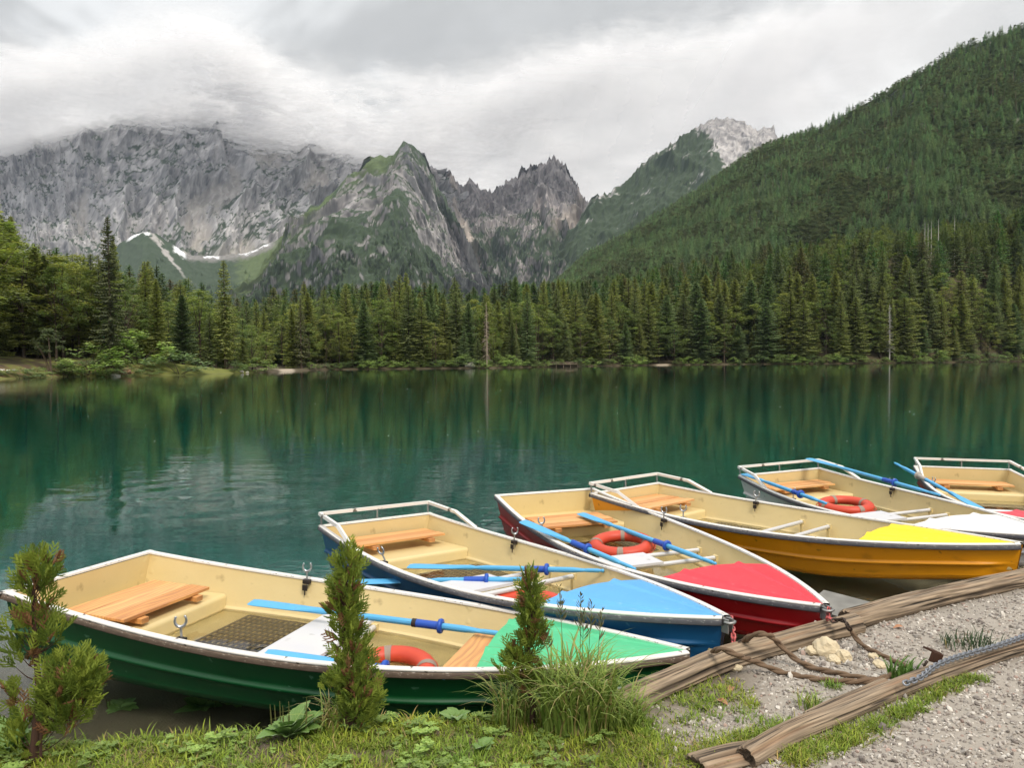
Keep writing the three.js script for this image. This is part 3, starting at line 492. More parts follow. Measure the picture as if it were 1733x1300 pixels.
// forest on the hill and on the lower slopes of the mountains: thousands of small trees, one mass each
{
  const r = rng(99);
  const tiny = [conifer(801, { h: 22, r: 4.8, bare: 0.02, dark: [0.078, 0.134, 0.049], light: [0.193, 0.274, 0.104], droop: 0.5, spray: 2.2, step: 3.0, gaps: 0.02 }), conifer(802, { h: 22, r: 4.2, bare: 0.02, dark: [0.082, 0.136, 0.049], light: [0.217, 0.297, 0.109], droop: 0.4, spray: 2.2, step: 3.2, gaps: 0.04 })];
  const tinyB = broadleaf(811, { h: 16, r: 5.0, base: 0.05, clumps: 26, leaves: 12, clump: 2.1, leaf: 1.3, dark: [0.060, 0.088, 0.036], light: [0.125, 0.158, 0.062] });
  const L = [[], []], B = [], f = MOUNTS.forest_hill;
  for (let i = 0; i < 27000; i++) {
    const u = r(), v = -0.03 + 0.95 * Math.pow(r(), 0.9), p = f(u, v); if (Math.abs(p.x / -p.z) > 0.86 && p.x > 0) continue;
    const q = fbm(u * 9, v * 7, 3, 4); if (fbm(u * 22, v * 16, 40, 3) > 0.42 && r() < 0.6) continue;
    const yellow = 0.8 + 1.0 * r() + 0.4 * q, hue = 0.85 + 0.35 * r();
    p.y -= 1;
    if (q + 0.5 * (r() - 0.5) > 0.06) { const s = 0.42 + 0.45 * r(); B.push([placed(p, 0, r() * 6.28, 0, s * 1.15, s), [yellow * hue, yellow, yellow]]); }
    else { const s = 0.36 + 0.42 * r(); L[r() < 0.5 ? 0 : 1].push([placed(p, 0, r() * 6.28, 0, s * (0.9 + 0.4 * r()), s), [yellow * hue * 0.95, yellow, yellow * 1.1]]); }
  }
  L.forEach((l, i) => stuff('hill_forest', tiny[i].crown, needle, l, 'dark conifers covering the steep hill on the right'));
  stuff('hill_forest', tinyB.crown, leafy, B, 'green broadleaf trees mixed into the hill forest');
  const pale = snag(821, 17, 16, 0.32), P = [];
  for (let i = 0; i < 240; i++) { const u = 0.35 + 0.65 * r(), v = 0.15 + 0.65 * r(), p = f(u, v); if (fbm(u * 8, v * 6, 70, 2) < -0.02) continue; P.push([placed(p, 0, r() * 6.28, 0.06 * (r() - 0.5), 0.8 + 0.5 * r())]); }
  stuff('dead_trees', pale.trunk, paleBark, P, 'bleached dead trunks scattered over the hill forest');
  const M = [];
  for (const [name, count, v0, v1, u0, u1] of [['middle_mountain', 9000, 0.42, 0.98, 0.02, 0.98], ['grassy_shoulder', 1800, 0.22, 0.98, 0.2, 0.9], ['jagged_peak', 2500, 0.55, 0.98, 0.1, 0.95], ['right_peak', 6000, 0.10, 0.98, 0.05, 0.8]]) {
    const g = MOUNTS[name];
    for (let i = 0; i < count; i++) { const u = u0 + (u1 - u0) * r(), v = v0 + (v1 - v0) * Math.sqrt(r()), p = g(u, v); if (fbm(u * 14, v * 9, 13, 4) < 0.02 + 0.25 * smooth(0.75, 0.4, v)) continue; const s = 0.4 + 0.5 * r(); p.y -= 1; M.push([placed(p, 0, r() * 6.28, 0, s * 1.3, s), tone([0.9, 0.95, 1.05], (name === 'right_peak' ? 0.35 : 0.45) + 0.75 * r())]); }
  }
  stuff('mountain_forest', tiny[0].crown, needle, M, 'dark forest on the lower slopes of the mountains');
}

// ---------------------------------------------------------------- the rowing boats
const BL = 4.153, KEEL = 0.5;                                        // length; height of the stern gunwale over the keel
const lag = (xs, ys) => (t) => { let s = 0; for (let i = 0; i < xs.length; i++) { let p = ys[i]; for (let j = 0; j < xs.length; j++) if (j !== i) p *= (t - xs[j]) / (xs[i] - xs[j]); s += p; } return s; };
const halfBeam = lag([0, 0.25, 0.5, 0.75, 1], [0.624, 0.724, 0.727, 0.519, 0.022]);
const sheer = (t) => KEEL + 0.392 * t * t - 0.37 * t;
const chineY = (t) => lerp(KEEL - 0.43, sheer(1) - 0.30, smooth(0.62, 1.0, t) * 0.9 + 0.1 * t * t * t);
const chineB = (t) => Math.max(0.012, halfBeam(t) * lerp(0.86, 0.80, t) - 0.015);
const FLOOR = KEEL - 0.385;
const white = std({ color: new THREE.Color().setRGB(0.72, 0.71, 0.69), roughness: 0.55 });
const wornWhite = std({ map: dataTex(256, 256, (u, v) => { const n = tfbm(u, v, 7, 4, 3), m = tfbm(u, v, 26, 3, 9), w = smooth(0.22, 0.34, n * 0.7 + m * 0.6); return [lerp(0.88, 0.40, w), lerp(0.87, 0.38, w), lerp(0.85, 0.35, w)]; }), roughness: 0.6 });
const rubTex = (c) => std({ map: dataTex(256, 64, (u, v) => { const n = 0.5 + 0.5 * tfbm(u, v, 12, 4, 5), w = smooth(0.18, 0.3, tfbm(u, v, 20, 3, 11)); return mixc(tone(c, 0.6 + 0.7 * n), [0.8, 0.78, 0.74], w * 0.7); }), roughness: 0.8 });
const rubGrey = rubTex([0.36, 0.36, 0.38]), rubBrown = rubTex([0.40, 0.34, 0.29]);
const dents = dataTex(512, 512, (u, v) => { const a = tfbm(u, v, 5, 2, 1), b = tfbm(u, v, 16, 3, 6), p = smooth(0.42, 0.7, tfbm(u, v, 11, 1, 15)); return [0.5 + 0.28 * a + 0.06 * b + 0.32 * p, 0, 0]; }, false);
const cream = std({ map: dataTex(512, 512, (u, v) => { const n = tfbm(u, v, 4, 4, 2), m = tfbm(u, v, 40, 2, 5), g = smooth(0.24, 0.5, tfbm(u, v, 9, 5, 21)); return mixc([0.835 + 0.025 * n + 0.01 * m, 0.755 + 0.03 * n + 0.01 * m, 0.55 + 0.035 * n], [0.62, 0.54, 0.38], g * 0.6); }), roughness: 0.42, bumpMap: dents, bumpScale: 0.010 });
const steel = std({ color: 0xb9bcc0, metalness: 0.95, roughness: 0.28 }), dullSteel = std({ color: 0x9b9a98, metalness: 0.8, roughness: 0.5 }), darkIron = std({ color: 0x3a3330, metalness: 0.5, roughness: 0.65 });
const alu = std({ color: new THREE.Color().setRGB(0.62, 0.62, 0.63), metalness: 0.25, roughness: 0.42, bumpMap: dents, bumpScale: 0.004 });
const benchWhite = std({ map: dataTex(256, 256, (u, v) => { const n = tfbm(u, v, 5, 4, 3), w = smooth(0.2, 0.45, tfbm(u, v, 9, 4, 13)); return mixc([0.80 + 0.03 * n, 0.80 + 0.03 * n, 0.81], [0.50, 0.49, 0.47], w * 0.6); }), roughness: 0.5 });
function plankTex(seed, base) { return dataTex(256, 512, (u, v) => { const n = tfbm(u, v, 3, 3, seed, 1.0), g = Math.sin((u * 9 + n * 2.2 + 0.5 * tfbm(u, v, 2, 2, seed + 4)) * 6.283), f = tfbm(u, v, 60, 2, seed + 8, 0.08), k = 0.93 + 0.10 * g * 0.5 + 0.16 * f + 0.08 * n; return [base[0] * k, base[1] * k * (0.98 + 0.02 * g), base[2] * k]; }); }
const woods = [[0.88, 0.66, 0.41], [0.90, 0.70, 0.45], [0.83, 0.60, 0.36]].map((c, i) => std({ map: plankTex(3 + i * 5, c), roughness: 0.6 }));
const matRubber = std({ color: 0x3b322b, roughness: 0.8 });
const rain = phys({ color: 0xffffff, transmission: 1, thickness: 1, ior: 1.33, roughness: 0.01, attenuationColor: new THREE.Color().setRGB(0.60, 0.58, 0.36), attenuationDistance: 0.35, bumpMap: dataTex(256, 256, (u, v) => [0.5 + 0.5 * tfbm(u, v, 6, 3, 8), 0, 0], false), bumpScale: 0.004 });
const orange = std({ map: dataTex(128, 128, (u, v) => { const n = tfbm(u, v, 6, 4, 2), w = smooth(0.3, 0.5, tfbm(u, v, 14, 3, 7)); return mixc([0.78 + 0.05 * n, 0.27 + 0.05 * n, 0.17], [0.84, 0.50, 0.42], w * 0.6); }), roughness: 0.5 });
const bandMat = std({ map: dataTex(64, 64, (u, v) => { const n = 0.5 + 0.5 * tfbm(u, v, 8, 3, 2); return [0.42 + 0.3 * n, 0.37 + 0.27 * n, 0.33 + 0.24 * n]; }), roughness: 0.6 });
const oarBlue = std({ map: dataTex(128, 256, (u, v) => { const n = tfbm(u, v, 8, 4, 4), w = smooth(0.24, 0.34, tfbm(u, v, 18, 3, 9)); return mixc([0.33 + 0.04 * n, 0.66 + 0.04 * n, 0.86 + 0.02 * n], [0.42, 0.55, 0.62], w * 0.7); }), roughness: 0.45 });
const sleeveBlue = std({ color: 0x1f4fb0, roughness: 0.4 }), sleeveGrey = std({ color: 0xa9a39a, roughness: 0.6 });

function hullPaint(c, worn) { return std({ map: dataTex(512, 256, (u, v) => { const n = tfbm(u, v, 6, 4, 3), s = smooth(0.33, 0.38, tfbm(u, v, 30, 3, 12)), d = smooth(0.08, 0.42, tfbm(u, v, 9, 4, 17)); let k = mixc(tone(c, 1 + 0.10 * n), tone(c, 0.62), d * 0.45); return mixc(k, worn, s * 0.55); }), roughness: 0.38, bumpMap: dents, bumpScale: 0.004 }); }
function deckPaint(c) { return std({ map: dataTex(256, 256, (u, v) => { const n = tfbm(u, v, 4, 4, 6), m = tfbm(u, v, 40, 2, 3), d = smooth(0.17, 0.38, tfbm(u, v, 13, 4, 19)); return mixc(tone(c, 1 + 0.05 * n + 0.03 * m), mixc(c, [0.86, 0.84, 0.8], 0.5), d * 0.35); }), roughness: 0.45, bumpMap: dents, bumpScale: 0.004 }); }

function hullGeo() {
  const nu = 72, F = [0, 0.06, 0.2, 0.36, 0.44, 0.48, 0.51, 0.55, 0.59, 0.63, 0.72, 0.82, 0.86, 0.89, 0.94, 1], R = (f) => 0.034 * Math.exp(-Math.pow((f - 0.545) / 0.042, 2)) + 0.012 * smooth(0.60, 0.66, f) + 0.008 * Math.exp(-Math.pow((f - 0.875) / 0.025, 2));
  const side = (t, f, sg) => { const y = lerp(sheer(t) - 0.004, chineY(t), f), b = Math.max(0.010, lerp(halfBeam(t), chineB(t), Math.pow(f, 1.15)) - 0.002 + R(f) * smooth(1.0, 0.93, t)); return V(t * BL + 0.02 * Math.pow(f, 2) * smooth(0.06, 0, t) * 4 - smooth(0.93, 1, t) * 0.05 * f, y, sg * b); };
  const n = F.length + 4;
  const pt = (i, j, sg) => { const t = i / nu; if (j < F.length) return side(t, F[j], sg); const q = (j - F.length + 1) / 4, c = side(t, 1, sg); return V(c.x, c.y - 0.055 * smooth(1.0, 0.8, t) * Math.sin(q * 1.571), c.z * (1 - q)); };
  const g = [];
  for (const sg of [1, -1]) g.push(grid(nu, n - 1, (i, j) => pt(i, j, sg), null, (i, j) => [i / nu * 2, j / n * 0.6], sg > 0));
  const tr = grid(8, n - 1, (i, j) => { const a = pt(0, j, 1), b = pt(0, j, -1); return V(a.x, a.y, lerp(a.z, b.z, i / 8)); }, null, null, true);
  g.push(tr);
  return join(g);
}
const IN = 0.016;
function linerPt(t, q, sg) {                                          // q 0 at the gunwale, 1 at the floor's edge
  const y = lerp(sheer(t) - 0.002, Math.max(FLOOR, chineY(t) + 0.03), q), f = (sheer(t) - y) / (sheer(t) - chineY(t));
  return V(t * BL, y, sg * Math.max(0.004, lerp(halfBeam(t), chineB(t), Math.pow(clamp(f), 1.15)) - IN - (q > 0.78 ? 0.02 * smooth(0.78, 0.84, q) : 0)));
}
function linerGeo() {
  const nu = 64, Q = [0, 0.1, 0.25, 0.4, 0.55, 0.7, 0.78, 0.80, 0.84, 0.92, 1], g = [], t0 = 0.006;
  const T = (i) => t0 + (0.985 - t0) * i / nu;
  for (const sg of [1, -1]) g.push(grid(nu, Q.length - 1, (i, j) => linerPt(T(i), Q[j], sg), null, (i, j) => [T(i) * 3.2 + (sg > 0 ? 0.37 : 0), Q[j] * 0.42], sg < 0));
  g.push(grid(nu, 6, (i, j) => { const a = linerPt(T(i), 1, 1), b = linerPt(T(i), 1, -1); return V(a.x, a.y, lerp(a.z, b.z, j / 6)); }, null, (i, j) => [T(i) * 3.2, j / 6 * 1.1], true));
  g.push(grid(10, Q.length - 1, (i, j) => { const a = linerPt(t0, Q[j], 1), b = linerPt(t0, Q[j], -1); return V(a.x, a.y, lerp(a.z, b.z, i / 10)); }, null, (i, j) => [i / 10 * 1.1, Q[j] * 0.4]));
  return join(g);
}
// a bar of the section given by corner offsets (across, up) swept along the gunwale from t0 to t1 on side sg
function gunwaleBar(corners, sg, t0, t1, n = 56, lift = 0) {
  const m = corners.length;
  return grid(n, m, (i, j) => { const t = lerp(t0, t1, i / n), c = corners[j % m], dt = 0.004, dx = BL * dt, db = halfBeam(t + dt) - halfBeam(t), l = Math.hypot(dx, db); return V(t * BL + sg * 0 - c[0] * db / l, sheer(t) + c[1] + lift, sg * (Math.max(0.012, halfBeam(t)) + c[0] * dx / l)); }, null, (i, j) => [i / n * 6, j / m * 0.4], sg < 0);
}
function transomBar(corners) { const m = corners.length; return grid(12, m, (i, j) => { const c = corners[j % m], b = 0.624 + 0.02; return V(-c[0], KEEL + c[1], lerp(-b, b, i / 12)); }, null, (i, j) => [i / 12 * 2, j / m * 0.4]); }
const TOPBAR = [[-0.024, 0.000], [-0.024, 0.014], [-0.018, 0.018], [0.014, 0.018], [0.020, 0.012], [0.020, 0.000]], RUB = [[0.003, -0.034], [0.003, 0.000], [0.022, 0.000], [0.027, -0.006], [0.027, -0.028], [0.020, -0.034]];
function deckGeo(t0, crown) {
  const nu = 34, nv = 48; const bead = (z) => 0.030 * Math.exp(-Math.pow((Math.abs(z - 0.05) - 0.5) / 0.05, 2));
  return grid(nu, nv, (i, j) => { const t = lerp(t0, 0.992, i / nu), w = (j / nv) * 2 - 1, b = Math.max(0.012, halfBeam(t) - 0.012); const k = 1 - Math.abs(w); return V(t * BL - 0.06 * (1 - w * w) * (1 - i / nu) * 0.4, sheer(t) + 0.006 + crown * b * (1 - Math.pow(Math.abs(w), 1.6)) * 1.0 + bead(w) * b * 1.4 + (k < 0.02 ? -0.006 : 0), w * b); }, null, (i, j) => [i / nu * 1.4, j / nv * 1.2]);
}
const shapes = { hull: hullGeo(), liner: linerGeo(), top: join([gunwaleBar(TOPBAR, 1, 0, 0.998), gunwaleBar(TOPBAR, -1, 0, 0.998), transomBar(TOPBAR)]), rub: join([gunwaleBar(RUB, 1, 0, 0.998), gunwaleBar(RUB, -1, 0, 0.998), transomBar(RUB)]), deck: deckGeo(0.735, 0.075) };
const beamAt = (x) => halfBeam(x / BL);
const beamIn = (x, y) => { const t = x / BL, f = clamp((sheer(t) - y) / (sheer(t) - chineY(t))); return lerp(halfBeam(t), chineB(t), Math.pow(f, 1.15)) - IN - 0.006; };
{
  // stern locker: a box across the boat with a rounded front edge
  const d = 0.72, top = KEEL - 0.235, r = 0.035, prof = []; prof.push([0.02, top]); for (let k = 0; k <= 6; k++) { const a = 1.571 * (1 - k / 6); prof.push([d - r + Math.cos(a) * r, top - r + Math.sin(a) * r]); } prof.push([d + 0.012, top - 0.10], [d + 0.02, FLOOR - 0.01]);
  shapes.locker = grid(prof.length - 1, 10, (i, j) => { const [x, y] = prof[i], f = (sheer(x / BL) - y) / (sheer(x / BL) - chineY(x / BL)), b = lerp(beamAt(x), chineB(x / BL), Math.pow(clamp(f), 1.15)) - IN - 0.004; return V(x, y, lerp(-b, b, j / 10)); }, null, (i, j) => [prof[i][0] * 0.8 + prof[i][1] * 0.8, j / 10 * 1.1], true);
  const x0 = d + 0.022, x1 = 3.05; shapes.rain = grid(20, 6, (i, j) => { const x = lerp(x0, x1, i / 20), b = linerPt(x / BL, 0.86, 1).z - 0.002; return V(x, FLOOR + 0.055, lerp(-b, b, j / 6)); }, null, (i, j) => [i / 20 * 3, j / 6 * 1.6], true);
  // rubber grid on the floor
  const bars = [], gx0 = 0.98, gx1 = 1.50, gw = 1.06, nx = 12, nz = 16;
  for (let i = 0; i <= nx; i++) { const b = new THREE.BoxGeometry(0.018, 0.012, gw); b.translate(lerp(gx0, gx1, i / nx), FLOOR + 0.030, 0); bars.push(b); }
  for (let i = 0; i <= nz; i++) { const b = new THREE.BoxGeometry(gx1 - gx0, 0.0105, 0.020); b.translate((gx0 + gx1) / 2, FLOOR + 0.029, lerp(-gw / 2, gw / 2, i / nz)); bars.push(b); }
  shapes.mat = join(bars);
  // oarlock: a horseshoe on a pin, and the bracket on the gunwale
  const arc = []; for (let k = 0; k <= 16; k++) { const a = lerp(-0.62, 3.76, k / 16) ; arc.push(V(Math.cos(a - 0 + 3.14159) * 0.036, 0.098 + Math.sin(a + 3.14159) * 0.042, 0)); }
  shapes.horn = join([tube(arc, (q) => 0.0068 + 0.0035 * Math.sin(q * 3.14), 7), tube([V(0, 0.06, 0), V(0, -0.07, 0)], 0.008, 7), new THREE.SphereGeometry(0.009, 8, 6).translate(arc[0].x, arc[0].y, 0), new THREE.SphereGeometry(0.009, 8, 6).translate(arc[16].x, arc[16].y, 0)]);
  shapes.bracket = join([box(0.062, 0.036, 0.05).translate(0, 0.028, 0), box(0.05, 0.05, 0.012).translate(0, -0.02, -0.030), tube([V(0, -0.045, -0.028), V(0, -0.085, -0.026)], 0.006, 6)]);
}
function makeBoat(o) {
  const b = thing('rowing_boat', o.label, 'rowing boat', null);
  const R = new THREE.Euler(-o.roll, -o.yaw, o.trim, 'YZX'); b.rotation.copy(R);
  b.position.set(o.x, o.y, o.z).sub(V(0, KEEL, 0).applyEuler(R)); b.updateMatrixWorld(true);
  mesh('hull', shapes.hull, o.hull, b); mesh('liner', shapes.liner, cream, b);
  mesh('gunwale_cap', shapes.top, o.cap ?? wornWhite, b); mesh('rubbing_strip', shapes.rub, o.rub ?? rubGrey, b);
  mesh('foredeck', shapes.deck, o.deck, b);
  const lk = mesh('stern_locker', shapes.locker, cream, b);
  if (o.rain !== false) mesh('rain_puddle', shapes.rain, rain, b);
  if (o.mat !== false) mesh('floor_grid', shapes.mat, matRubber, b);
  // slatted stern seat on two battens
  const [sx0, sx1, sy, sz0, sz1, sn, skew] = o.seat, w = (sx1 - sx0) / sn, seat = new THREE.Group(); seat.name = 'stern_seat'; b.add(seat);
  for (let k = 0; k < sn; k++) { const g = box(w - 0.006, 0.020, sz1 - sz0 - 0.03 * (k % 2), 0.003); const uv = g.attributes.uv, p = g.attributes.position; for (let i = 0; i < uv.count; i++) uv.setXY(i, (p.getX(i) + w / 2) / w * 0.5 + k * 0.37, p.getZ(i) * 0.5); const m = mesh('plank', g, woods[(k + o.seed) % 3], seat); m.position.set(sx0 + w * (k + 0.5), sy + 0.002 * ((k * 7) % 3), (sz0 + sz1) / 2); m.rotation.set(0.004 * ((k * 5) % 3 - 1), 0, 0); }
  for (const s of [0.18, 0.82]) { const m = mesh('batten', box(sx1 - sx0 + 0.02, 0.035, 0.07, 0.003), woods[2], seat); m.position.set((sx0 + sx1) / 2 + 0.02, sy - 0.030, lerp(sz0, sz1, s)); }
  seat.rotation.y = skew ?? 0; seat.position.x = 0;
  // the middle bench: two tubes across the boat with a board over part of them
  const bench = new THREE.Group(); bench.name = 'middle_bench'; b.add(bench);
  const by = o.benchY ?? KEEL - 0.20;
  for (const x of o.tubes) { const bb = beamIn(x, by - 0.11) - 0.02; mesh('bench_tube', tube([V(x, by, -bb), V(x, by, bb)], 0.021, 10), alu, bench); for (const s of [-1, 1]) mesh('tube_bracket', join([box(0.03, 0.13, 0.012).translate(x, by - 0.055, s * (bb - 0.012)), box(0.055, 0.05, 0.03).translate(x, by, s * (bb + 0.004))]), cream, bench); }
  if (o.board) { const [x0, x1, z0, z1, y, tilt] = o.board; const m = mesh('bench_board', box(x1 - x0, 0.022, z1 - z0, 0.004), benchWhite, bench); m.position.set((x0 + x1) / 2, y ?? by + 0.034, (z0 + z1) / 2); m.rotation.x = tilt ?? 0; }
  // oarlocks
  for (const s of [1, -1]) { const t = 0.324, g = new THREE.Group(); g.name = 'oarlock'; g.position.set(t * BL, sheer(t), s * (halfBeam(t) - 0.045)); g.rotation.y = s > 0 ? 0 : Math.PI; b.add(g); mesh('bracket', shapes.bracket, darkIron, g).position.y = -0.032; g.scale.setScalar(0.86); const hr = mesh('horn', shapes.horn, steel, g), a = o.horns?.[s > 0 ? 0 : 1] ?? [0, 0.3]; hr.position.y = 0.03; hr.rotation.set(a[0], a[1], a[2] ?? 0); }
  if (o.rail) {                                                       // a rail of square tube round the stern
    const h = 0.115, rail = new THREE.Group(); rail.name = 'stern_rail'; b.add(rail); const at0 = (x, dy = h) => (s) => V(x, sheer(x / BL) + dy, s * (beamAt(Math.max(0, x)) - 0.006));
    const P = [at0(o.rail[1], 0.012)(1), at0(o.rail[0])(1), V(-0.02, KEEL + h + 0.01, 0.625), V(-0.02, KEEL + h + 0.01, -0.625), at0(o.rail[0])(-1), at0(o.rail[1], 0.012)(-1)];
    const seg = (a, c, r) => { const d = c.clone().sub(a), L = d.length(), g = box(r * 2, r * 2, L + r * 1.4, 0.004); g.applyQuaternion(new THREE.Quaternion().setFromUnitVectors(V(0, 0, 1), d.normalize())); return g.translate((a.x + c.x) / 2, (a.y + c.y) / 2, (a.z + c.z) / 2); };
    mesh('top_rail', join([0, 1, 2, 3, 4].map((i) => seg(P[i], P[i + 1], 0.0155))), wornWhite, rail);
    for (const z of [-0.615, 0, 0.615]) mesh('rail_post', tube([V(-0.012, KEEL + 0.01, z), V(-0.016, KEEL + h, z)], 0.010, 8), dullSteel, rail);
  }
  if (o.eye) mesh('bow_ring', join([box(0.05, 0.085, 0.012, 0.003).translate(BL + 0.012, sheer(1) - 0.035, 0.022), box(0.05, 0.085, 0.012, 0.003).translate(BL + 0.012, sheer(1) - 0.035, -0.022), tube([V(BL + 0.012, sheer(1) - 0.012, 0.03), V(BL + 0.045, sheer(1) - 0.012, 0.03), V(BL + 0.055, sheer(1) - 0.012, 0), V(BL + 0.045, sheer(1) - 0.012, -0.03), V(BL + 0.012, sheer(1) - 0.012, -0.03)], 0.009, 8)]), dullSteel, b);
  if (o.extra) o.extra(b);
  b.updateMatrixWorld(true);
  return b;
}
const inBoat = (b, x, y, z) => b.localToWorld(V(x, y, z));
function onBoat(b, px, py, y) {                                       // the place where a sight line meets the boat's own level y
  const inv = b.matrixWorld.clone().invert(), o = camera.position.clone().applyMatrix4(inv), d = ray(px, py).transformDirection(inv);
  return o.addScaledVector(d, (y - o.y) / d.y).applyMatrix4(b.matrixWorld);
}
function makeOar(label, a, c, o = {}) {                               // from the tip of the blade to the end of the grip
  const g = thing('oar', label, 'oar', null), L = a.distanceTo(c), col = o.collar ?? 0.62, bl = 0.62, n = 26;
  g.position.copy(a); const dir = c.clone().sub(a).normalize(); g.quaternion.setFromUnitVectors(V(1, 0, 0), dir); g.rotateX(o.twist ?? 0);
  // blade: flat, widening to a cut tip, blending into the round loom
  const sect = (x) => { const b = smooth(bl, bl * 0.45, x); return [lerp(0.021, lerp(0.052, 0.044, x / bl), b), lerp(0.021, 0.009, b)]; };
  const shape = (x0, x1, m) => grid(m, 12, (i, j) => { const x = lerp(x0, x1, i / m), [w, h] = sect(x), k = x > L - 0.02 ? 0.7 : 1, q = (j / 12) * 6.2832, e = i === 0 || i === m ? 0.55 : 1; const sx = Math.sign(Math.cos(q)) * Math.pow(Math.abs(Math.cos(q)), 0.75), sy = Math.sign(Math.sin(q)) * Math.pow(Math.abs(Math.sin(q)), 0.75); const gr = x > L - 0.14 ? 0.74 : 1; return V(x, sy * h * gr * e * k, sx * w * gr * (e < 1 ? 0.9 : 1) * k); }, null, (i, j) => [j / 12, lerp(x0, x1, i / m) * 1.2]);
  const cap = (x, w, h, f) => { const q = []; const s = new THREE.Shape(); for (let j = 0; j <= 12; j++) { const a = j / 12 * 6.2832; s[j ? 'lineTo' : 'moveTo'](Math.cos(a) * w, Math.sin(a) * h); } const gg = new THREE.ShapeGeometry(s); gg.rotateY(f * Math.PI / 2); return gg.translate(x, 0, 0); };
  mesh('blade', join([shape(0, bl, 14), cap(0.001, sect(0)[0] * 0.9, sect(0)[1] * 0.55, -1)]), oarBlue, g);
  mesh('shaft', join([shape(bl, L - 0.15, 10)]), oarBlue, g);
  mesh('grip', join([shape(L - 0.15, L, 8), new THREE.SphereGeometry(0.0155, 10, 8).translate(L - 0.002, 0, 0)]), oarBlue, g);
  const cx = L * col;
  const sl = mesh('sleeve', new THREE.CylinderGeometry(0.0275, 0.0275, 0.17, 18).rotateZ(Math.PI / 2).translate(cx - 0.075, 0, 0), o.sleeve ?? sleeveBlue, g);
  mesh('collar', join([new THREE.LatheGeometry([[0.028, -0.016], [0.046, -0.013], [0.050, 0], [0.046, 0.013], [0.028, 0.016]].map((q) => new THREE.Vector2(...q)), 22).rotateZ(Math.PI / 2).translate(cx + 0.02, 0, 0)]), o.sleeve ?? sleeveBlue, g);
  if (o.tape) mesh('tape', new THREE.CylinderGeometry(0.0285, 0.0285, 0.03, 18).rotateZ(Math.PI / 2).translate(cx - 0.165, 0, 0), darkIron, g);
  return g;
}
function makeRing(label, p, o = {}) {
  const g = thing('life_ring', label, 'life ring', null, p), R = o.R ?? 0.25, r = 0.062; g.rotation.set(o.tilt?.[0] ?? 0, o.turn ?? 0, o.tilt?.[1] ?? 0);
  mesh('ring_body', new THREE.TorusGeometry(R, r, 20, 56).rotateX(Math.PI / 2).scale(1, 0.86, 1), orange, g);
  for (let k = 0; k < 4; k++) { const t = new THREE.TorusGeometry(R, r + 0.003, 16, 5, 0.19); t.rotateZ(k * Math.PI / 2 + 0.3); t.rotateX(Math.PI / 2).scale(1, 0.86, 1); mesh('band', t, bandMat, g); }
  const pts = []; for (let k = 0; k <= 48; k++) { const a = k / 48 * 6.2832, q = Math.abs(Math.sin((a + 0.3) * 2)); pts.push(V(Math.cos(a) * (R + r + 0.004 + 0.012 * q), -0.02 * q, -Math.sin(a) * (R + r + 0.004 + 0.012 * q))); }
  mesh('grab_line', tube(pts, 0.0055, 6), o.line ?? orange, g);
  return g;
}
const green = makeBoat({ label: 'green rowing boat nearest the camera with pale green foredeck and wooden bow seat', seed: 0, x: -3.0195, z: -5.2623, yaw: 0.2574, y: 0.5425, trim: -0.0537, roll: 0.0444, hull: hullPaint([0.035, 0.30, 0.15], [0.55, 0.62, 0.55]), deck: deckPaint([0.30, 0.73, 0.52]), rub: rubBrown, seat: [0.18, 0.67, KEEL - 0.165, -0.48, 0.37, 3, 0], tubes: [1.63, 1.97], benchY: KEEL - 0.30, board: [1.58, 1.95, -0.60, 0.52], horns: [[0, 0.5, 0.1], [0, 0.3, -0.05]],
  extra: (b) => { const g = box(0.19, 0.026, 0.90, 0.004), uv = g.attributes.uv, p = g.attributes.position; for (let i = 0; i < uv.count; i++) uv.setXY(i, p.getX(i) * 2, p.getZ(i) * 0.5); const m = mesh('bow_seat', g, woods[0], b); m.position.set(2.86, KEEL - 0.20, 0.02); const m2 = mesh('bow_seat_plank', g.clone().scale(0.9, 1, 0.86), woods[2], b); m2.position.set(3.05, KEEL - 0.20, 0.02); } });
const blue = makeBoat({ label: 'blue rowing boat with light blue foredeck and white stern rail beside the green boat', seed: 1, x: -1.3823, z: -7.6349, yaw: 0.8803, y: 0.3844, trim: 0.0114, roll: 0.0355, hull: hullPaint([0.10, 0.33, 0.50], [0.4, 0.55, 0.62]), deck: deckPaint([0.36, 0.66, 0.90]), seat: [0.08, 0.46, KEEL - 0.135, -0.52, 0.46, 3, 0], tubes: [1.96, 2.26], board: [1.90, 2.24, 0.04, 0.54], rail: [0.44, 0.74], eye: true, horns: [[0.25, 0.3, 0.25], [-0.3, 1.2, 0.3]] });
const red = makeBoat({ label: 'red rowing boat with bright red foredeck in the middle of the row', seed: 2, x: 0.3869, z: -8.6737, yaw: 1.1635, y: 0.4704, trim: -0.0268, roll: 0.0131, hull: hullPaint([0.62, 0.035, 0.07], [0.8, 0.4, 0.4]), deck: deckPaint([0.88, 0.20, 0.26]), seat: [0.40, 0.88, KEEL - 0.180, -0.45, 0.45, 4, 0], tubes: [2.06, 2.33], board: [2.08, 2.40, 0.03, 0.50], eye: true, mat: true, horns: [[-0.2, 1.3, 0.3], [0, 0.4, 0]] });
const yellow = makeBoat({ label: 'yellow rowing boat with yellow foredeck and white stern rail', seed: 0, x: 1.3930, z: -9.1742, yaw: 0.8520, y: 0.4248, trim: 0.0079, roll: 0.0136, hull: hullPaint([0.84, 0.56, 0.025], [0.4, 0.28, 0.08]), deck: deckPaint([0.95, 0.84, 0.08]), seat: [0.04, 0.62, KEEL - 0.125, -0.54, 0.34, 5, 0], tubes: [1.95, 2.26], rail: [0.44, 0.74], horns: [[0, 0.4, 0], [0, 0.3, 0.1]] });
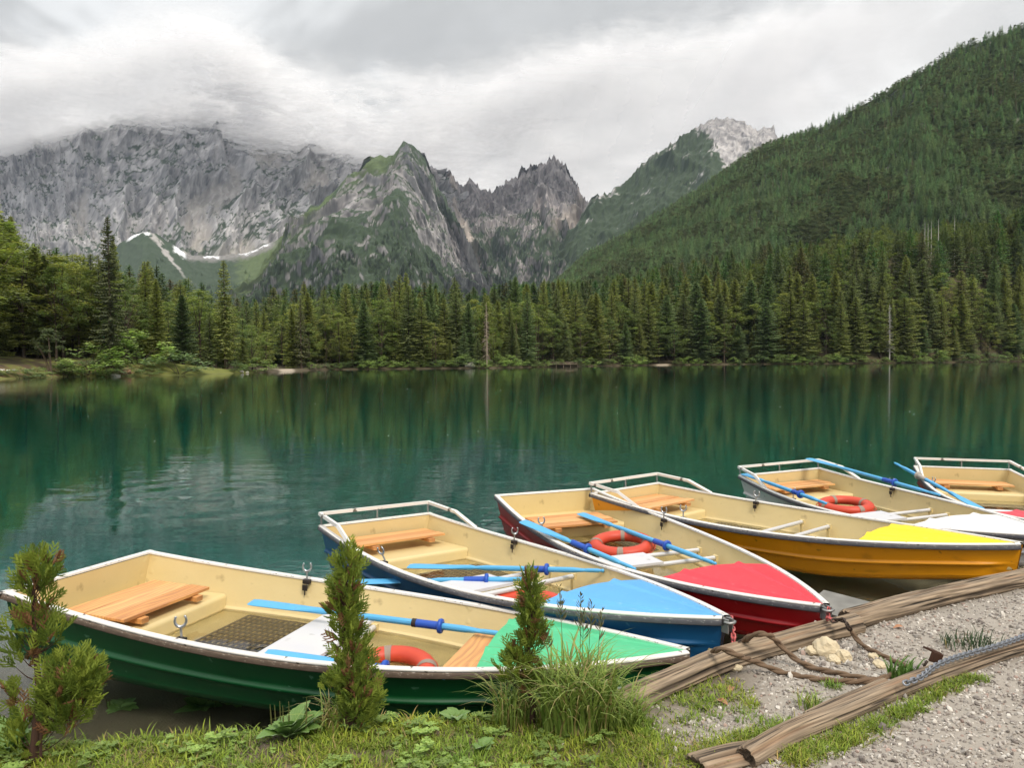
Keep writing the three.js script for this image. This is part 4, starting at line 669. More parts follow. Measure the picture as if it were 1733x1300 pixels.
const pale = makeBoat({ label: 'white rowing boat with white foredeck and an oar resting on its stern rail', seed: 1, x: 3.7495, z: -10.4890, yaw: 1.3394, y: 0.4115, trim: 0.0036, roll: -0.0430, hull: hullPaint([0.80, 0.80, 0.79], [0.5, 0.5, 0.5]), deck: deckPaint([0.90, 0.90, 0.90]), seat: [0.06, 0.48, KEEL - 0.140, -0.54, 0.40, 4, 0], tubes: [2.06, 2.34], board: [2.02, 2.42, 0.02, 0.56], rail: [0.44, 0.74], horns: [[-0.2, 1.4, 0.2], [0, 0.4, 0]] });
const crimson = makeBoat({ label: 'dark red rowing boat with white stern rail cut off by the right edge', seed: 2, x: 6.6574, z: -11.0957, yaw: 1.8449, y: 0.3601, trim: -0.0099, roll: 0.0088, hull: hullPaint([0.45, 0.06, 0.07], [0.6, 0.3, 0.3]), deck: deckPaint([0.84, 0.28, 0.33]), seat: [0.16, 0.54, KEEL - 0.160, -0.52, 0.52, 3, 0], tubes: [2.2, 2.6], rail: [0.44, 0.74], horns: [[0, 0.4, 0], [0, 0.3, 0]] });

// oars lie in or across the boats
const oar = (label, b, [ax, ay, ah], [cx, cy, ch], o) => makeOar(label, onBoat(b, ax, ay, ah), onBoat(b, cx, cy, ch), o);
oar('light blue oar lying across the middle of the green boat, its blade towards the stern', green, [425, 1019, KEEL - 0.17], [850, 1073, KEEL - 0.145], { collar: 0.76, tape: true, twist: 0.1 });
oar('light blue oar tucked along the near side inside the green boat', green, [448, 1107, KEEL - 0.11], [752, 1146, KEEL - 0.10], { collar: 0.66, twist: 0.2 });
oar('light blue oar in the blue boat, the farther one with its grip at the foredeck', blue, [692, 958, KEEL - 0.20], [1020, 966, KEEL - 0.10], { collar: 0.715, twist: 0.1 });
oar('light blue oar in the blue boat, the nearer and shorter looking one', blue, [600, 985, KEEL - 0.20], [890, 980, KEEL - 0.13], { collar: 0.76, twist: 0.1 });
oar('light blue oar leaning over the near gunwale of the red boat', red, [884, 882, KEEL + 0.02], [1074, 963, KEEL - 0.14], { collar: 0.60, twist: 0.2 });
oar('light blue oar with its blade on the stern seat of the red boat', red, [982, 869, KEEL - 0.13], [1210, 954, KEEL - 0.12], { collar: 0.69, twist: 0.1 });
oar('light blue oar resting on the stern rail of the white boat, blade in the air', pale, [1367, 776, KEEL + 0.17], [1589, 838, KEEL + 0.03], { collar: 0.70, twist: 0.1 });
oar('light blue oar lying over the near gunwale and rail of the white boat', pale, [1258, 802, KEEL + 0.035], [1397, 852, KEEL + 0.03], { collar: 0.73, twist: 0.1 });
oar('light blue oar with a grey sleeve slung between the white and the dark red boat', crimson, [1660, 862, KEEL - 0.02], [1514, 784, KEEL + 0.22], { collar: 0.68, sleeve: sleeveGrey, twist: 0.1 });

makeRing('orange life ring on the floor of the green boat', inBoat(green, 2.36, FLOOR + 0.055, 0.10), { tilt: [0.05, 0.04], turn: 0.5 });
makeRing('orange life ring under the bench tubes of the blue boat', inBoat(blue, 2.50, FLOOR + 0.10, 0.10), { tilt: [0.05, -0.03], turn: 0.2 });
makeRing('orange life ring lying in the red boat between its oars', onBoat(red, 1052, 921, KEEL - 0.205), { tilt: [0.08, 0.05], turn: 0.2 });
makeRing('orange life ring lying in the white boat', onBoat(pale, 1431, 855, KEEL - 0.17), { tilt: [0.05, 0.03], turn: 0.6 });

// ---------------------------------------------------------------- the foreground bank
function bank(px, py, up = 0) { let y = 0.3; for (let i = 0; i < 6; i++) { const p = onto(px, py, y + up); y = bankY(p.x, p.z); } return onto(px, py, y + up); }
const logWood = std({ vertexColors: true, map: dataTex(256, 512, (u, v) => { const g = 0.84 + 0.5 * tfbm(u, v, 34, 3, 6, 0.14), k = smooth(0.12, 0.24, tfbm(u, v, 40, 2, 12, 0.06)) * smooth(-0.2, 0.2, tfbm(u, v, 4, 2, 17)); return tone([1, 0.98, 0.95], g * (1 - 0.62 * k)); }), roughness: 0.9, bumpMap: dataTex(128, 512, (u, v) => { const g = 0.5 + 0.5 * tfbm(u, v, 26, 3, 4, 0.12), k = smooth(0.3, 0.5, tfbm(u, v, 12, 2, 9, 0.15)); return [g - 0.5 * k, 0, 0]; }, false), bumpScale: 0.010 });
function logGeo(pts, r, seed, o = {}) {
  const c = new THREE.CatmullRomCurve3(pts), n = o.n ?? 240, m = 56, P = c.getSpacedPoints(n), len = c.getLength();
  const skin = (i, k) => { const a = k / m * 6.2832, s = i / n * len, x = Math.cos(a), y = Math.sin(a); const grain = fbm(x * 3.2, y * 3.2, s * 0.5 + seed, 4, 0.6), crack = smooth(0.16, 0.40, noise(x * 4.5 + seed, y * 4.5, s * 0.8)), lump = noise(x * 1.1, y * 1.1, s * 2.2 + seed), rot = smooth(0.0, 0.4, fbm(x * 2 + 5, y * 2, s * 1.3 + seed, 3)) * smooth(0.2, 0.8, y); return { a, grain, crack, rot, s, r: r * (o.taper ? lerp(1, o.taper, i / n) : 1) * (1 + 0.10 * lump + 0.09 * grain - 0.20 * crack - 0.16 * rot) * (i === 0 || i === n ? 0.86 : 1) }; };
  const g = grid(m, n, (k, i) => { const t = P[Math.min(n, i + 1)].clone().sub(P[Math.max(0, i - 1)]).normalize(), side = V(-t.z, 0, t.x).normalize(), up = side.clone().cross(t).negate(); if (up.y < 0) up.negate(); const q = skin(i, k); return P[i].clone().addScaledVector(side, Math.cos(q.a) * q.r * (o.flat ?? 1.1)).addScaledVector(up, Math.sin(q.a) * q.r); }, (k, i) => { const q = skin(i, k), f = 0.5 + 0.5 * fbm(Math.cos(q.a) * 9, Math.sin(q.a) * 9, q.s * 1.1 + seed, 4, 0.75), b = 0.5 + 0.5 * noise(q.s * 2.4, Math.cos(q.a) * 2, seed); let c = mixc([0.19, 0.14, 0.10], [0.62, 0.485, 0.34], clamp(0.5 + 1.5 * (f - 0.5) + 0.5 * q.grain)); c = mixc(c, [0.36, 0.31, 0.255], 0.45 * b); c = mixc(c, [0.30, 0.145, 0.065], q.rot * 0.95 * f); return mixc(c, [0.07, 0.05, 0.035], q.crack * 0.85); }, (k, i) => [k / m, i / n * len * 0.8]);
  const ends = [0, n].map((i) => { const pts2 = []; for (let k = 0; k <= m; k++) pts2.push(V().fromBufferAttribute ? new THREE.Vector3().fromBufferAttribute(g.attributes.position, i * (m + 1) + k) : null); const s = new Soup(), ctr = P[i].clone(); for (let k = 0; k < m; k++) { const w = 0.5 + 0.5 * noise(k * 0.9, i, seed), col = tone([0.30, 0.22, 0.15], 0.4 + 0.9 * w), mid = ctr.clone().lerp(pts2[k], 0.5).addScaledVector(P[1].clone().sub(P[0]).normalize(), (i ? -1 : 1) * 0.02 * w), mid2 = ctr.clone().lerp(pts2[k + 1], 0.5).addScaledVector(P[1].clone().sub(P[0]).normalize(), (i ? -1 : 1) * 0.02 * (0.5 + 0.5 * noise((k + 1) * 0.9, i, seed))); s.quad(mid, pts2[k], pts2[k + 1], mid2, col); s.tri(ctr, mid, mid2, tone(col, 0.8)); } return s.build(); });
  return join([g, ...ends]);
}
const logPts = (l, up) => l.map(([x, y, u]) => bank(x, y, u ?? up));
{
  const a = mesh('log', logGeo(logPts([[1040, 1197], [1120, 1162], [1225, 1117], [1310, 1092], [1380, 1073], [1448, 1056]], 0.045), 0.069, 3), logWood);
  mark(a, 'weathered log edging the bank below the bows of the blue and the red boat', 'log');
  const b = mesh('log', logGeo(logPts([[1432, 1050], [1500, 1032], [1590, 1010], [1680, 990], [1760, 972], [1900, 940]], 0.055), 0.070, 8), logWood);
  mark(b, 'half buried log edging the bank towards the yellow boat', 'log');
  const c = mesh('log', logGeo(logPts([[1262, 1283], [1330, 1244], [1420, 1207], [1520, 1165], [1600, 1135], [1680, 1108], [1780, 1078]], 0.032), 0.048, 15, { taper: 0.9 }), logWood);
  mark(c, 'weathered log with a broken end lying along the gravel path under the dark chain', 'log');
  const d = mesh('log', logGeo(logPts([[1372, 1218], [1410, 1199], [1455, 1180], [1500, 1160]], 0.035), 0.038, 21, { n: 60, flat: 1.3 }), logWood);
  mark(d, 'split length of wood leaning against the path log beside a grass tuft', 'log');
  const e = mesh('log', logGeo(logPts([[1180, 1302], [1220, 1290], [1262, 1280], [1300, 1274]], 0.0), 0.05, 27, { n: 60, flat: 1.7 }), logWood);
  mark(e, 'flat rotten piece of wood at the bottom edge before the broken log end', 'log');
}
// ropes: two strands laid round each other
const ropeMat = std({ map: dataTex(64, 64, (u, v) => { const n = 0.5 + 0.5 * tfbm(u, v, 10, 3, 3); return [0.34 + 0.20 * n, 0.275 + 0.17 * n, 0.215 + 0.14 * n]; }), roughness: 1, bumpMap: dataTex(64, 64, (u, v) => [0.5 + 0.5 * tfbm(u, v, 16, 2, 7), 0, 0], false), bumpScale: 0.003 });
function rope(label, pts, r = 0.011) {
  const c = new THREE.CatmullRomCurve3(pts), n = 160, P = c.getSpacedPoints(n), L = c.getLength(), s = [[], []];
  for (let i = 0; i <= n; i++) { const t = P[Math.min(n, i + 1)].clone().sub(P[Math.max(0, i - 1)]).normalize(), a = V(-t.z, 0, t.x).normalize(), u = a.clone().cross(t); for (const k of [0, 1]) { const q = i / n * L * 34 + k * Math.PI; s[k].push(P[i].clone().addScaledVector(a, Math.cos(q) * r * 0.62).addScaledVector(u, Math.sin(q) * r * 0.62)); } }
  const g = thing('rope', label, 'rope', null); for (const k of [0, 1]) mesh('strand', tube(s[k], (q) => r * (0.95 + 0.2 * noise(q * 40, k * 7)), 7), ropeMat, g); return g;
}
rope('brown mooring rope draped over the log from the bow of the blue boat, nearer strand', [bank(1206, 1103, 0.13), bank(1222, 1099, 0.165), bank(1245, 1108, 0.155), bank(1280, 1121, 0.06), bank(1320, 1137, 0.02), bank(1380, 1149, 0.015), bank(1430, 1153, 0.015), bank(1478, 1152, 0.02), bank(1512, 1140, 0.02)]);
rope('brown mooring rope looping up over the log beside the blue bow, farther strand', [bank(1258, 1085, 0.12), bank(1272, 1076, 0.17), bank(1292, 1073, 0.20), bank(1306, 1078, 0.18), bank(1322, 1094, 0.10), bank(1345, 1115, 0.04), bank(1375, 1130, 0.02), bank(1420, 1140, 0.015), bank(1460, 1148, 0.015), bank(1495, 1153, 0.015)]);
rope('brown mooring rope running down from the chain of the red boat past the pale rock', [bank(1437, 1064, 0.10), bank(1448, 1080, 0.05), bank(1462, 1094, 0.02), bank(1485, 1106, 0.015), bank(1510, 1118, 0.012), bank(1540, 1130, 0.01)], 0.010);
// chains of separate links
const chainRed = std({ map: dataTex(32, 32, (u, v) => { const w = smooth(0.0, 0.25, tfbm(u, v, 5, 2, 4)); return mixc([0.72, 0.30, 0.30], [0.78, 0.72, 0.70], w); }), roughness: 0.5, metalness: 0.2 }), chainGrey = std({ color: 0x8f9298, metalness: 0.85, roughness: 0.42 }), chainDark = std({ color: 0x4b4038, metalness: 0.6, roughness: 0.6 });
function chain(label, pts, mat, size = 0.034, wire = 0.0055) {
  const c = new THREE.CatmullRomCurve3(pts), L = c.getLength(), n = Math.max(3, Math.round(L / (size * 0.72))), g = thing('chain', label, 'chain', null);
  const lp = []; for (let k = 0; k <= 20; k++) { const a = k / 20 * 6.2832, x = Math.cos(a), y = Math.sin(a); lp.push(V(x * size * 0.28 + Math.sign(x) * Math.min(1, Math.abs(x) * 3) * size * 0.22, y * size * 0.30, 0)); }
  const geo = tube(lp, wire, 6);
  for (let i = 0; i < n; i++) { const t = (i + 0.5) / n, p = c.getPointAt(t), d = c.getTangentAt(t), m = mesh('link', geo, mat, g); m.position.copy(p); m.quaternion.setFromUnitVectors(V(1, 0, 0), d); m.rotateX(i % 2 ? 0.75 : -0.75); }
  return g;
}
chain('red and white painted chain hanging from the bow of the blue boat', [onBoat(blue, 1236, 1044, KEEL + 0.0), inBoat(blue, BL + 0.055, KEEL - 0.07, 0.0), inBoat(blue, BL + 0.06, KEEL - 0.17, 0.02), inBoat(blue, BL + 0.07, KEEL - 0.23, 0.03)], chainRed, 0.036, 0.0058);
chain('dark chain between the blue bow and the looping rope', [inBoat(blue, BL + 0.07, KEEL - 0.23, 0.03), bank(1250, 1089, 0.10), bank(1262, 1084, 0.12), bank(1272, 1077, 0.155)], chainDark, 0.034);
chain('red painted chain hanging from the bow of the red boat onto the log', [inBoat(red, BL + 0.03, sheer(1) - 0.0, 0), inBoat(red, BL + 0.05, sheer(1) - 0.05, 0.02), bank(1404, 1048, 0.15), bank(1412, 1051, 0.14)], chainRed, 0.034);
chain('dark rusty chain running over the log from the red boat to its rope', [bank(1408, 1051, 0.145), bank(1424, 1049, 0.155), bank(1432, 1056, 0.14), bank(1438, 1066, 0.10)], chainDark, 0.036, 0.006);
chain('grey steel chain lying along the path log towards the right edge', [bank(1530, 1157, 0.10), bank(1556, 1147, 0.11), bank(1578, 1130, 0.11), bank(1600, 1119, 0.11), bank(1640, 1106, 0.10), bank(1690, 1092, 0.10), bank(1740, 1074, 0.10), bank(1780, 1062, 0.10)], chainGrey, 0.035, 0.0055);
{
  const p = bank(1578, 1118, 0.07), g = thing('iron_anchor', 'rusty brown iron angle plate holding the chain on the path log', 'iron plate', null, p), rust = std({ map: dataTex(64, 64, (u, v) => { const n = 0.5 + 0.5 * tfbm(u, v, 7, 4, 3); return [0.20 + 0.16 * n, 0.13 + 0.10 * n, 0.09 + 0.07 * n]; }), roughness: 0.85, metalness: 0.3 });
  g.rotation.set(0.15, 0.5, -0.45);
  mesh('plate', box(0.105, 0.055, 0.012, 0.002).translate(0, 0.02, 0.01), rust, g); mesh('flange', box(0.105, 0.010, 0.05, 0.002).translate(0, 0.047, -0.02), rust, g); mesh('lug', join([tube([V(-0.05, -0.01, 0), V(-0.062, -0.04, 0), V(-0.04, -0.055, 0), V(-0.01, -0.05, 0)], 0.007, 7)]), chainDark, g);
}
// stones
function stoneGeo(seed, d = 2, sq = [1, 0.75, 0.9]) { const g = new THREE.IcosahedronGeometry(1, d), p = g.attributes.position, v = V(0, 0, 0); for (let i = 0; i < p.count; i++) { v.fromBufferAttribute(p, i).normalize(); const k = 1 + 0.30 * noise(v.x * 1.3 + seed, v.y * 1.3, v.z * 1.3) + 0.14 * noise(v.x * 3 + seed, v.y * 3, v.z * 3); p.setXYZ(i, v.x * k * sq[0], v.y * k * sq[1], v.z * k * sq[2]); } g.computeVertexNormals(); return g; }
const lime = std({ map: dataTex(128, 128, (u, v) => { const n = tfbm(u, v, 5, 5, 3), m = smooth(0.2, 0.4, tfbm(u, v, 9, 3, 8)); return mixc([0.80 + 0.12 * n, 0.74 + 0.12 * n, 0.62 + 0.12 * n], [0.58, 0.52, 0.38], m * 0.6); }), roughness: 0.9, bumpMap: dataTex(128, 128, (u, v) => [0.5 + 0.5 * tfbm(u, v, 12, 4, 6), 0, 0], false), bumpScale: 0.01 });
for (const [px, py, s, label, sq, ry] of [[1398, 1100, 0.078, 'largest pale yellowish rock lying against the log by the ropes', [1, 0.85, 0.95], 0.3], [1426, 1114, 0.055, 'pale wedge shaped stone leaning right of the largest rock', [0.6, 0.9, 0.8], 1.1], [1410, 1118, 0.04, 'small pale stone in front of the largest rock', [1, 0.8, 0.9], 2], [1377, 1102, 0.05, 'grey stone half buried left of the largest rock', [1.1, 0.6, 0.9], 0.7], [1478, 1112, 0.03, 'small pale stone beside the rope below the log', [1, 0.7, 0.9], 0.5], [1487, 1125, 0.034, 'small pale stone between the rope and the grass tuft', [1.2, 0.7, 0.9], 1.5], [1246, 1131, 0.032, 'small pale stone behind the log and the nearer rope', [1.2, 0.6, 0.9], 0.9]]) { const m = mesh('rock', stoneGeo(px * 0.1, 3, sq), lime, scene); m.position.copy(bank(px, py, s * 0.3)); m.scale.setScalar(s); m.rotation.y = ry; mark(m, label, 'rock'); }
{
  const slab = mesh('stone_slab', box(0.34, 0.05, 0.62, 0.01), std({ map: dataTex(64, 64, (u, v) => { const n = 0.5 + 0.2 * tfbm(u, v, 6, 4, 3); return [n, n * 0.99, n * 0.95]; }), roughness: 0.9 })); slab.position.copy(onto(1445, 1036, 0.16)); slab.rotation.set(0.05, 0.75, 0.12); mark(slab, 'grey slab behind the log between the red bow and the yellow boat', 'slab');
}
// gravel: single stones over the sheet, thicker on the path
{
  const r = rng(5), L = [[], [], []], geos = [stoneGeo(1, 0, [1, 0.6, 0.8]), stoneGeo(7, 0, [0.8, 0.6, 1]), stoneGeo(13, 1, [1, 0.7, 0.9])], gm = std({ color: 0xffffff, roughness: 0.9 });
  const put = (x, z, s) => { const y = bankY(x, z), w = r(), t = 0.65 + 0.5 * r(), c = w < 0.45 ? [0.43, 0.39, 0.345] : w < 0.68 ? [0.60, 0.56, 0.50] : w < 0.93 ? [0.26, 0.225, 0.20] : [0.42, 0.31, 0.26]; L[Math.floor(r() * 3)].push([placed(V(x, y + s * 0.25, z), r() * 6, r() * 6, r() * 6, s * (0.8 + 0.5 * r()), s * (0.6 + 0.4 * r()), s), tone(c, t)]); };
  for (let i = 0; i < 90000; i++) {
    const z = -1.9 - 5.6 * Math.pow(r(), 1.1), x = -z * (-0.80 + 1.62 * r()); const d = z - edgeZ(x); if (d < 0.04) continue;
    const g = smooth(0.95, 0.35, x + 0.35 * noise(x * 1.3, z * 1.3, 3) + 0.5 * Math.min(0, z + 3.0)); if (r() < g * 0.985) continue;
    if (fbm(x * 1.4, z * 1.4, 21, 3) < -0.25 && r() < 0.6) continue;
    put(x, z, 0.0045 + 0.0085 * Math.pow(r(), 2.2) + (r() < 0.006 ? 0.014 : 0));
  }
  for (let i = 0; i < 260; i++) { const p = bank(1350 + 130 * r(), 1092 + 42 * r()); put(p.x, p.z, 0.008 + 0.02 * r() * r()); }
  L.forEach((l, i) => stuff('gravel', geos[i], gm, l, 'crushed pale limestone gravel of the path and the landing'));
}
// ---------------------------------------------------------------- grass and plants of the bank
const blade = phys({ vertexColors: true, roughness: 0.6, transmission: 0.4, thickness: 0, specularIntensity: 0.4, side: THREE.DoubleSide });
function bladesGeo(seed, n, o) {                                      // n curved blades from one root
  const r = rng(seed), s = new Soup();
  for (let i = 0; i < n; i++) {
    const a = r() * 6.2832, h = o.h * (0.5 + 0.6 * r()), w = o.w * (0.7 + 0.6 * r()), out = h * (o.out ?? 0.5) * (0.3 + r()), rr = (o.root ?? 0.02) * Math.sqrt(r()), a2 = r() * 6.28, bx = Math.cos(a2) * rr, bz = Math.sin(a2) * rr, dx = Math.cos(a), dz = Math.sin(a), m = o.seg ?? 4;
    const w0 = r(), col = w0 < (o.dry ?? 0.12) ? mixc([0.36, 0.29, 0.11], [0.46, 0.38, 0.17], r()) : mixc(o.dark, o.light, r());
    const P = (q) => V(bx + dx * out * Math.pow(q, 1.8), h * (q - (o.bend ?? 0.3) * Math.pow(q, 3)) , bz + dz * out * Math.pow(q, 1.8)), W = (q) => w * (1 - Math.pow(q, 2.2)) * (0.7 + 0.3 * smooth(0, 0.3, q));
    for (let k = 0; k < m; k++) { const p = P(k / m), q = P((k + 1) / m), u = W(k / m), v = W((k + 1) / m); const A = V(p.x - dz * u, p.y, p.z + dx * u), B = V(p.x + dz * u, p.y, p.z - dx * u), C = V(q.x + dz * v, q.y, q.z - dx * v), D = V(q.x - dz * v, q.y, q.z + dx * v); if (k === m - 1) s.tri(A, B, q, col); else s.quad(A, B, C, D, col); }
  }
  return s.build();
}
const turfCol = { dark: [0.16, 0.24, 0.03], light: [0.38, 0.47, 0.06] };
{
  const r = rng(8), G = [bladesGeo(1, 13, { h: 0.042, w: 0.0026, out: 0.9, root: 0.03, ...turfCol }), bladesGeo(2, 12, { h: 0.060, w: 0.0028, out: 0.9, root: 0.03, ...turfCol }), bladesGeo(3, 14, { h: 0.034, w: 0.0025, out: 1.0, root: 0.035, dry: 0.3, ...turfCol })], L = [[], [], []];
  const add = (x, z, k, s) => L[k].push([placed(V(x, bankY(x, z) - 0.004, z), 0.2 * (r() - 0.5), r() * 6.28, 0.2 * (r() - 0.5), s), (() => { const q = fbm(x * 2.1, z * 2.1, 61, 3), t = 0.75 + 0.55 * r(); return [t * (1 + 0.5 * q), t * (1 + 0.15 * q), t]; })()]);
  for (let i = 0; i < 16000; i++) { const z = -3.95 + 2.2 * r(), x = -4.6 + 5.8 * r(), d = z - edgeZ(x); if (d < 0.0 || x / -z < -0.98) continue; const g = smooth(0.95, 0.35, x + 0.35 * noise(x * 1.3, z * 1.3, 3) + 0.5 * Math.min(0, z + 3.0)), bare = smooth(0.12, 0.36, fbm(x * 2.2, z * 2.2, 31, 3) + 0.4 * smooth(-0.6, 0.5, x) * smooth(-3.2, -2.8, z)); if (r() > g * (1 - 0.9 * bare)) continue; add(x, z, Math.floor(r() * 3), (0.7 + 0.6 * r()) * (d < 0.25 ? 1.15 : 1)); }
  // clover and small leaves among the grass
  {
    const cl = new Soup(), rr = rng(33); for (let k = 0; k < 7; k++) { const a = rr() * 6.28, q = 0.03 * rr(), cx = Math.cos(a) * q, cz = Math.sin(a) * q, y = 0.012 + 0.025 * rr(); for (let j = 0; j < 3; j++) { const b = a + j * 2.1, t = V(cx + Math.cos(b) * 0.013, y + 0.004 * rr(), cz + Math.sin(b) * 0.013), c2 = mixc([0.17, 0.28, 0.06], [0.34, 0.46, 0.12], rr()); cl.quad(V(cx, y, cz), V((cx + t.x) / 2 - Math.sin(b) * 0.006, y + 0.003, (cz + t.z) / 2 + Math.cos(b) * 0.006), t, V((cx + t.x) / 2 + Math.sin(b) * 0.006, y + 0.003, (cz + t.z) / 2 - Math.cos(b) * 0.006), c2); } }
    const C = []; for (let i = 0; i < 4200; i++) { const z = -3.95 + 2.2 * r(), x = -4.6 + 5.9 * r(), d = z - edgeZ(x); if (d < 0.01 || x / -z < -0.98 || x > 1.3) continue; if (fbm(x * 2.6, z * 2.6, 51, 3) < 0.0 || r() < smooth(0.1, 0.7, x)) continue; const s = 0.7 + 1.0 * r() * r() * 1.4; C.push([placed(V(x, bankY(x, z), z), 0, r() * 6.28, 0, s), tone([1, 1, 1], 0.7 + 0.7 * r())]); }
    stuff('clover', cl.build(), blade, C, 'small clover leaves and herbs among the grass');
  }
  // strips of grass along the logs
  for (const [x0, y0, x1, y1, wd, n] of [[1150, 1290, 1340, 1235, 26, 260], [1330, 1290, 1480, 1232, 22, 300], [1480, 1228, 1560, 1192, 16, 120], [1560, 1185, 1640, 1150, 12, 110], [1640, 1152, 1655, 1150, 8, 30], [1395, 1165, 1420, 1160, 10, 20], [1180, 1140, 1225, 1130, 8, 40], [1040, 1230, 1120, 1260, 30, 160], [1075, 1180, 1110, 1185, 14, 60]]) for (let i = 0; i < n; i++) { const t = r(), p = bank(lerp(x0, x1, t) + (r() + r() - 1) * wd * 1.4, lerp(y0, y1, t) + (r() + r() - 1) * wd); add(p.x, p.z, Math.floor(r() * 3), 0.55 + 0.6 * r()); }
  L.forEach((l, i) => stuff('grass', G[i], blade, l, 'short yellowish green grass growing on the bank'));
}
const sedge = { dark: [0.16, 0.26, 0.045], light: [0.38, 0.47, 0.11] };
function tuft(label, px, py, seed, n, o, stalks) {
  const g = thing('grass_tuft', label, 'grass tuft', null, bank(px, py)); mesh('blades', bladesGeo(seed, n, { ...sedge, ...o }), blade, g);
  if (stalks) {                                                       // seed heads on thin stalks
    const r = rng(seed + 1), s = [], e = new Soup();
    for (const [dx, h] of stalks) { const top = V(dx * 1.25, h, (r() - 0.5) * 0.1), mid = V(dx * 1.02, h * 0.6, 0); s.push(tube(curvePts([V(dx * 0.8 + (r() - 0.5) * 0.04, 0, (r() - 0.5) * 0.06), mid, top], 8), (q) => 0.0022 * (1 - 0.5 * q), 5)); for (let k = 0; k < 26; k++) { const q = r(), y = h * (0.74 + 0.27 * q), a = r() * 6.28, l = 0.012 * (1.2 - q) + 0.006, x = lerp(mid.x, top.x, (y / h - 0.6) / 0.4), z = top.z * (y / h - 0.6) / 0.4; e.quad(V(x, y, z), V(x + Math.cos(a) * l + 0.003, y + l * 1.1, z + Math.sin(a) * l), V(x + Math.cos(a) * l * 1.7, y + l * 2.4, z + Math.sin(a) * l * 1.7), V(x + Math.cos(a) * l - 0.003, y + l * 1.3, z + Math.sin(a) * l), mixc([0.13, 0.14, 0.06], [0.24, 0.21, 0.12], r())); } }
    mesh('stalk', join(s), std({ color: new THREE.Color().setRGB(0.10, 0.15, 0.04), roughness: 0.7 }), g); mark(mesh('seed_head', e.build(), blade, g), null, null, null, 'stuff');
  }
  return g;
}
tuft('big clump of tall arching grass beside the rightmost young conifer', 975, 1232, 11, 640, { h: 0.54, w: 0.0050, out: 0.62, root: 0.17, bend: 0.42, seg: 6, dry: 0.16 }, [[0.02, 0.62], [-0.06, 0.66], [0.06, 0.60], [0.03, 0.56], [-0.12, 0.5], [0.1, 0.55]]);
tuft('arching grass clump at the foot of the rightmost young conifer, left of the big clump', 868, 1222, 12, 220, { h: 0.34, w: 0.004, out: 0.7, root: 0.10, bend: 0.45, seg: 6, dry: 0.2 });
tuft('lower grass clump right of the big clump by the gravel', 1050, 1228, 13, 260, { h: 0.24, w: 0.004, out: 0.8, root: 0.11, bend: 0.4, seg: 5 });
tuft('grass clump at the foot of the middle young conifer', 560, 1238, 14, 70, { h: 0.26, w: 0.0046, out: 0.9, root: 0.08, bend: 0.5, seg: 6, dry: 0.4 });
tuft('small bright tuft of grass beside the split wood', 1368, 1200, 15, 60, { h: 0.12, w: 0.0036, out: 0.7, root: 0.06 });
tuft('bright green tuft of grass where the ropes end', 1525, 1150, 16, 55, { h: 0.15, w: 0.006, out: 0.6, root: 0.06, dark: [0.08, 0.17, 0.03], light: [0.17, 0.30, 0.06], dry: 0.03 });
tuft('dark bluish tuft of sedge beside the grey chain', 1648, 1098, 17, 150, { h: 0.13, w: 0.0030, out: 0.6, root: 0.17, dark: [0.035, 0.075, 0.03], light: [0.08, 0.14, 0.06], dry: 0.04 });
tuft('tiny round tuft of grass on the path near the right edge', 1662, 1153, 18, 50, { h: 0.05, w: 0.0028, out: 0.6, root: 0.03, dry: 0.02 });

// young arborvitae: a twiggy stem with flat scaly sprays
const scale = phys({ vertexColors: true, roughness: 0.7, transmission: 0.3, thickness: 0, specularIntensity: 0.35, side: THREE.DoubleSide });
const twigBark = std({ map: barkMapOf([0.40, 0.28, 0.22]), roughness: 0.95 });
function barkMapOf(c) { return dataTex(64, 128, (u, v) => { const n = 0.7 + 0.5 * tfbm(u, v, 9, 3, 5, 0.3); return tone(c, n); }); }
function spray(s, r, p, d, up, len, col) {                            // a frond: a midrib with alternating forked side twigs
  const side = d.clone().cross(up).normalize(), n = 7;
  const bit = (a, b, w) => { const t = b.clone().sub(a), k = t.clone().cross(V(0.3, 0.2, 0.9)).normalize().multiplyScalar(w), j = t.clone().cross(k).normalize().multiplyScalar(w * 0.8); s.tri(a.clone().add(k), a.clone().sub(k), b, col); s.tri(a.clone().add(j), a.clone().sub(j), b.clone(), tone(col, 0.9)); };
  bit(p, p.clone().addScaledVector(d, len), 0.003);
  for (let i = 0; i < n; i++) { const q = 0.12 + 0.8 * i / n, a = p.clone().addScaledVector(d, len * q), sd = i % 2 ? 1 : -1, l = len * (0.62 * (1 - q) + 0.16) * (0.7 + 0.5 * r()), e = d.clone().multiplyScalar(0.72).addScaledVector(side, sd * 0.62).addScaledVector(up, 0.25 * (r() - 0.4)).normalize(), b = a.clone().addScaledVector(e, l); bit(a, b, 0.0040); const c = a.clone().addScaledVector(e, l * 0.45); bit(c, c.clone().addScaledVector(d, l * 0.5).addScaledVector(side, sd * l * 0.1), 0.0034); }
}
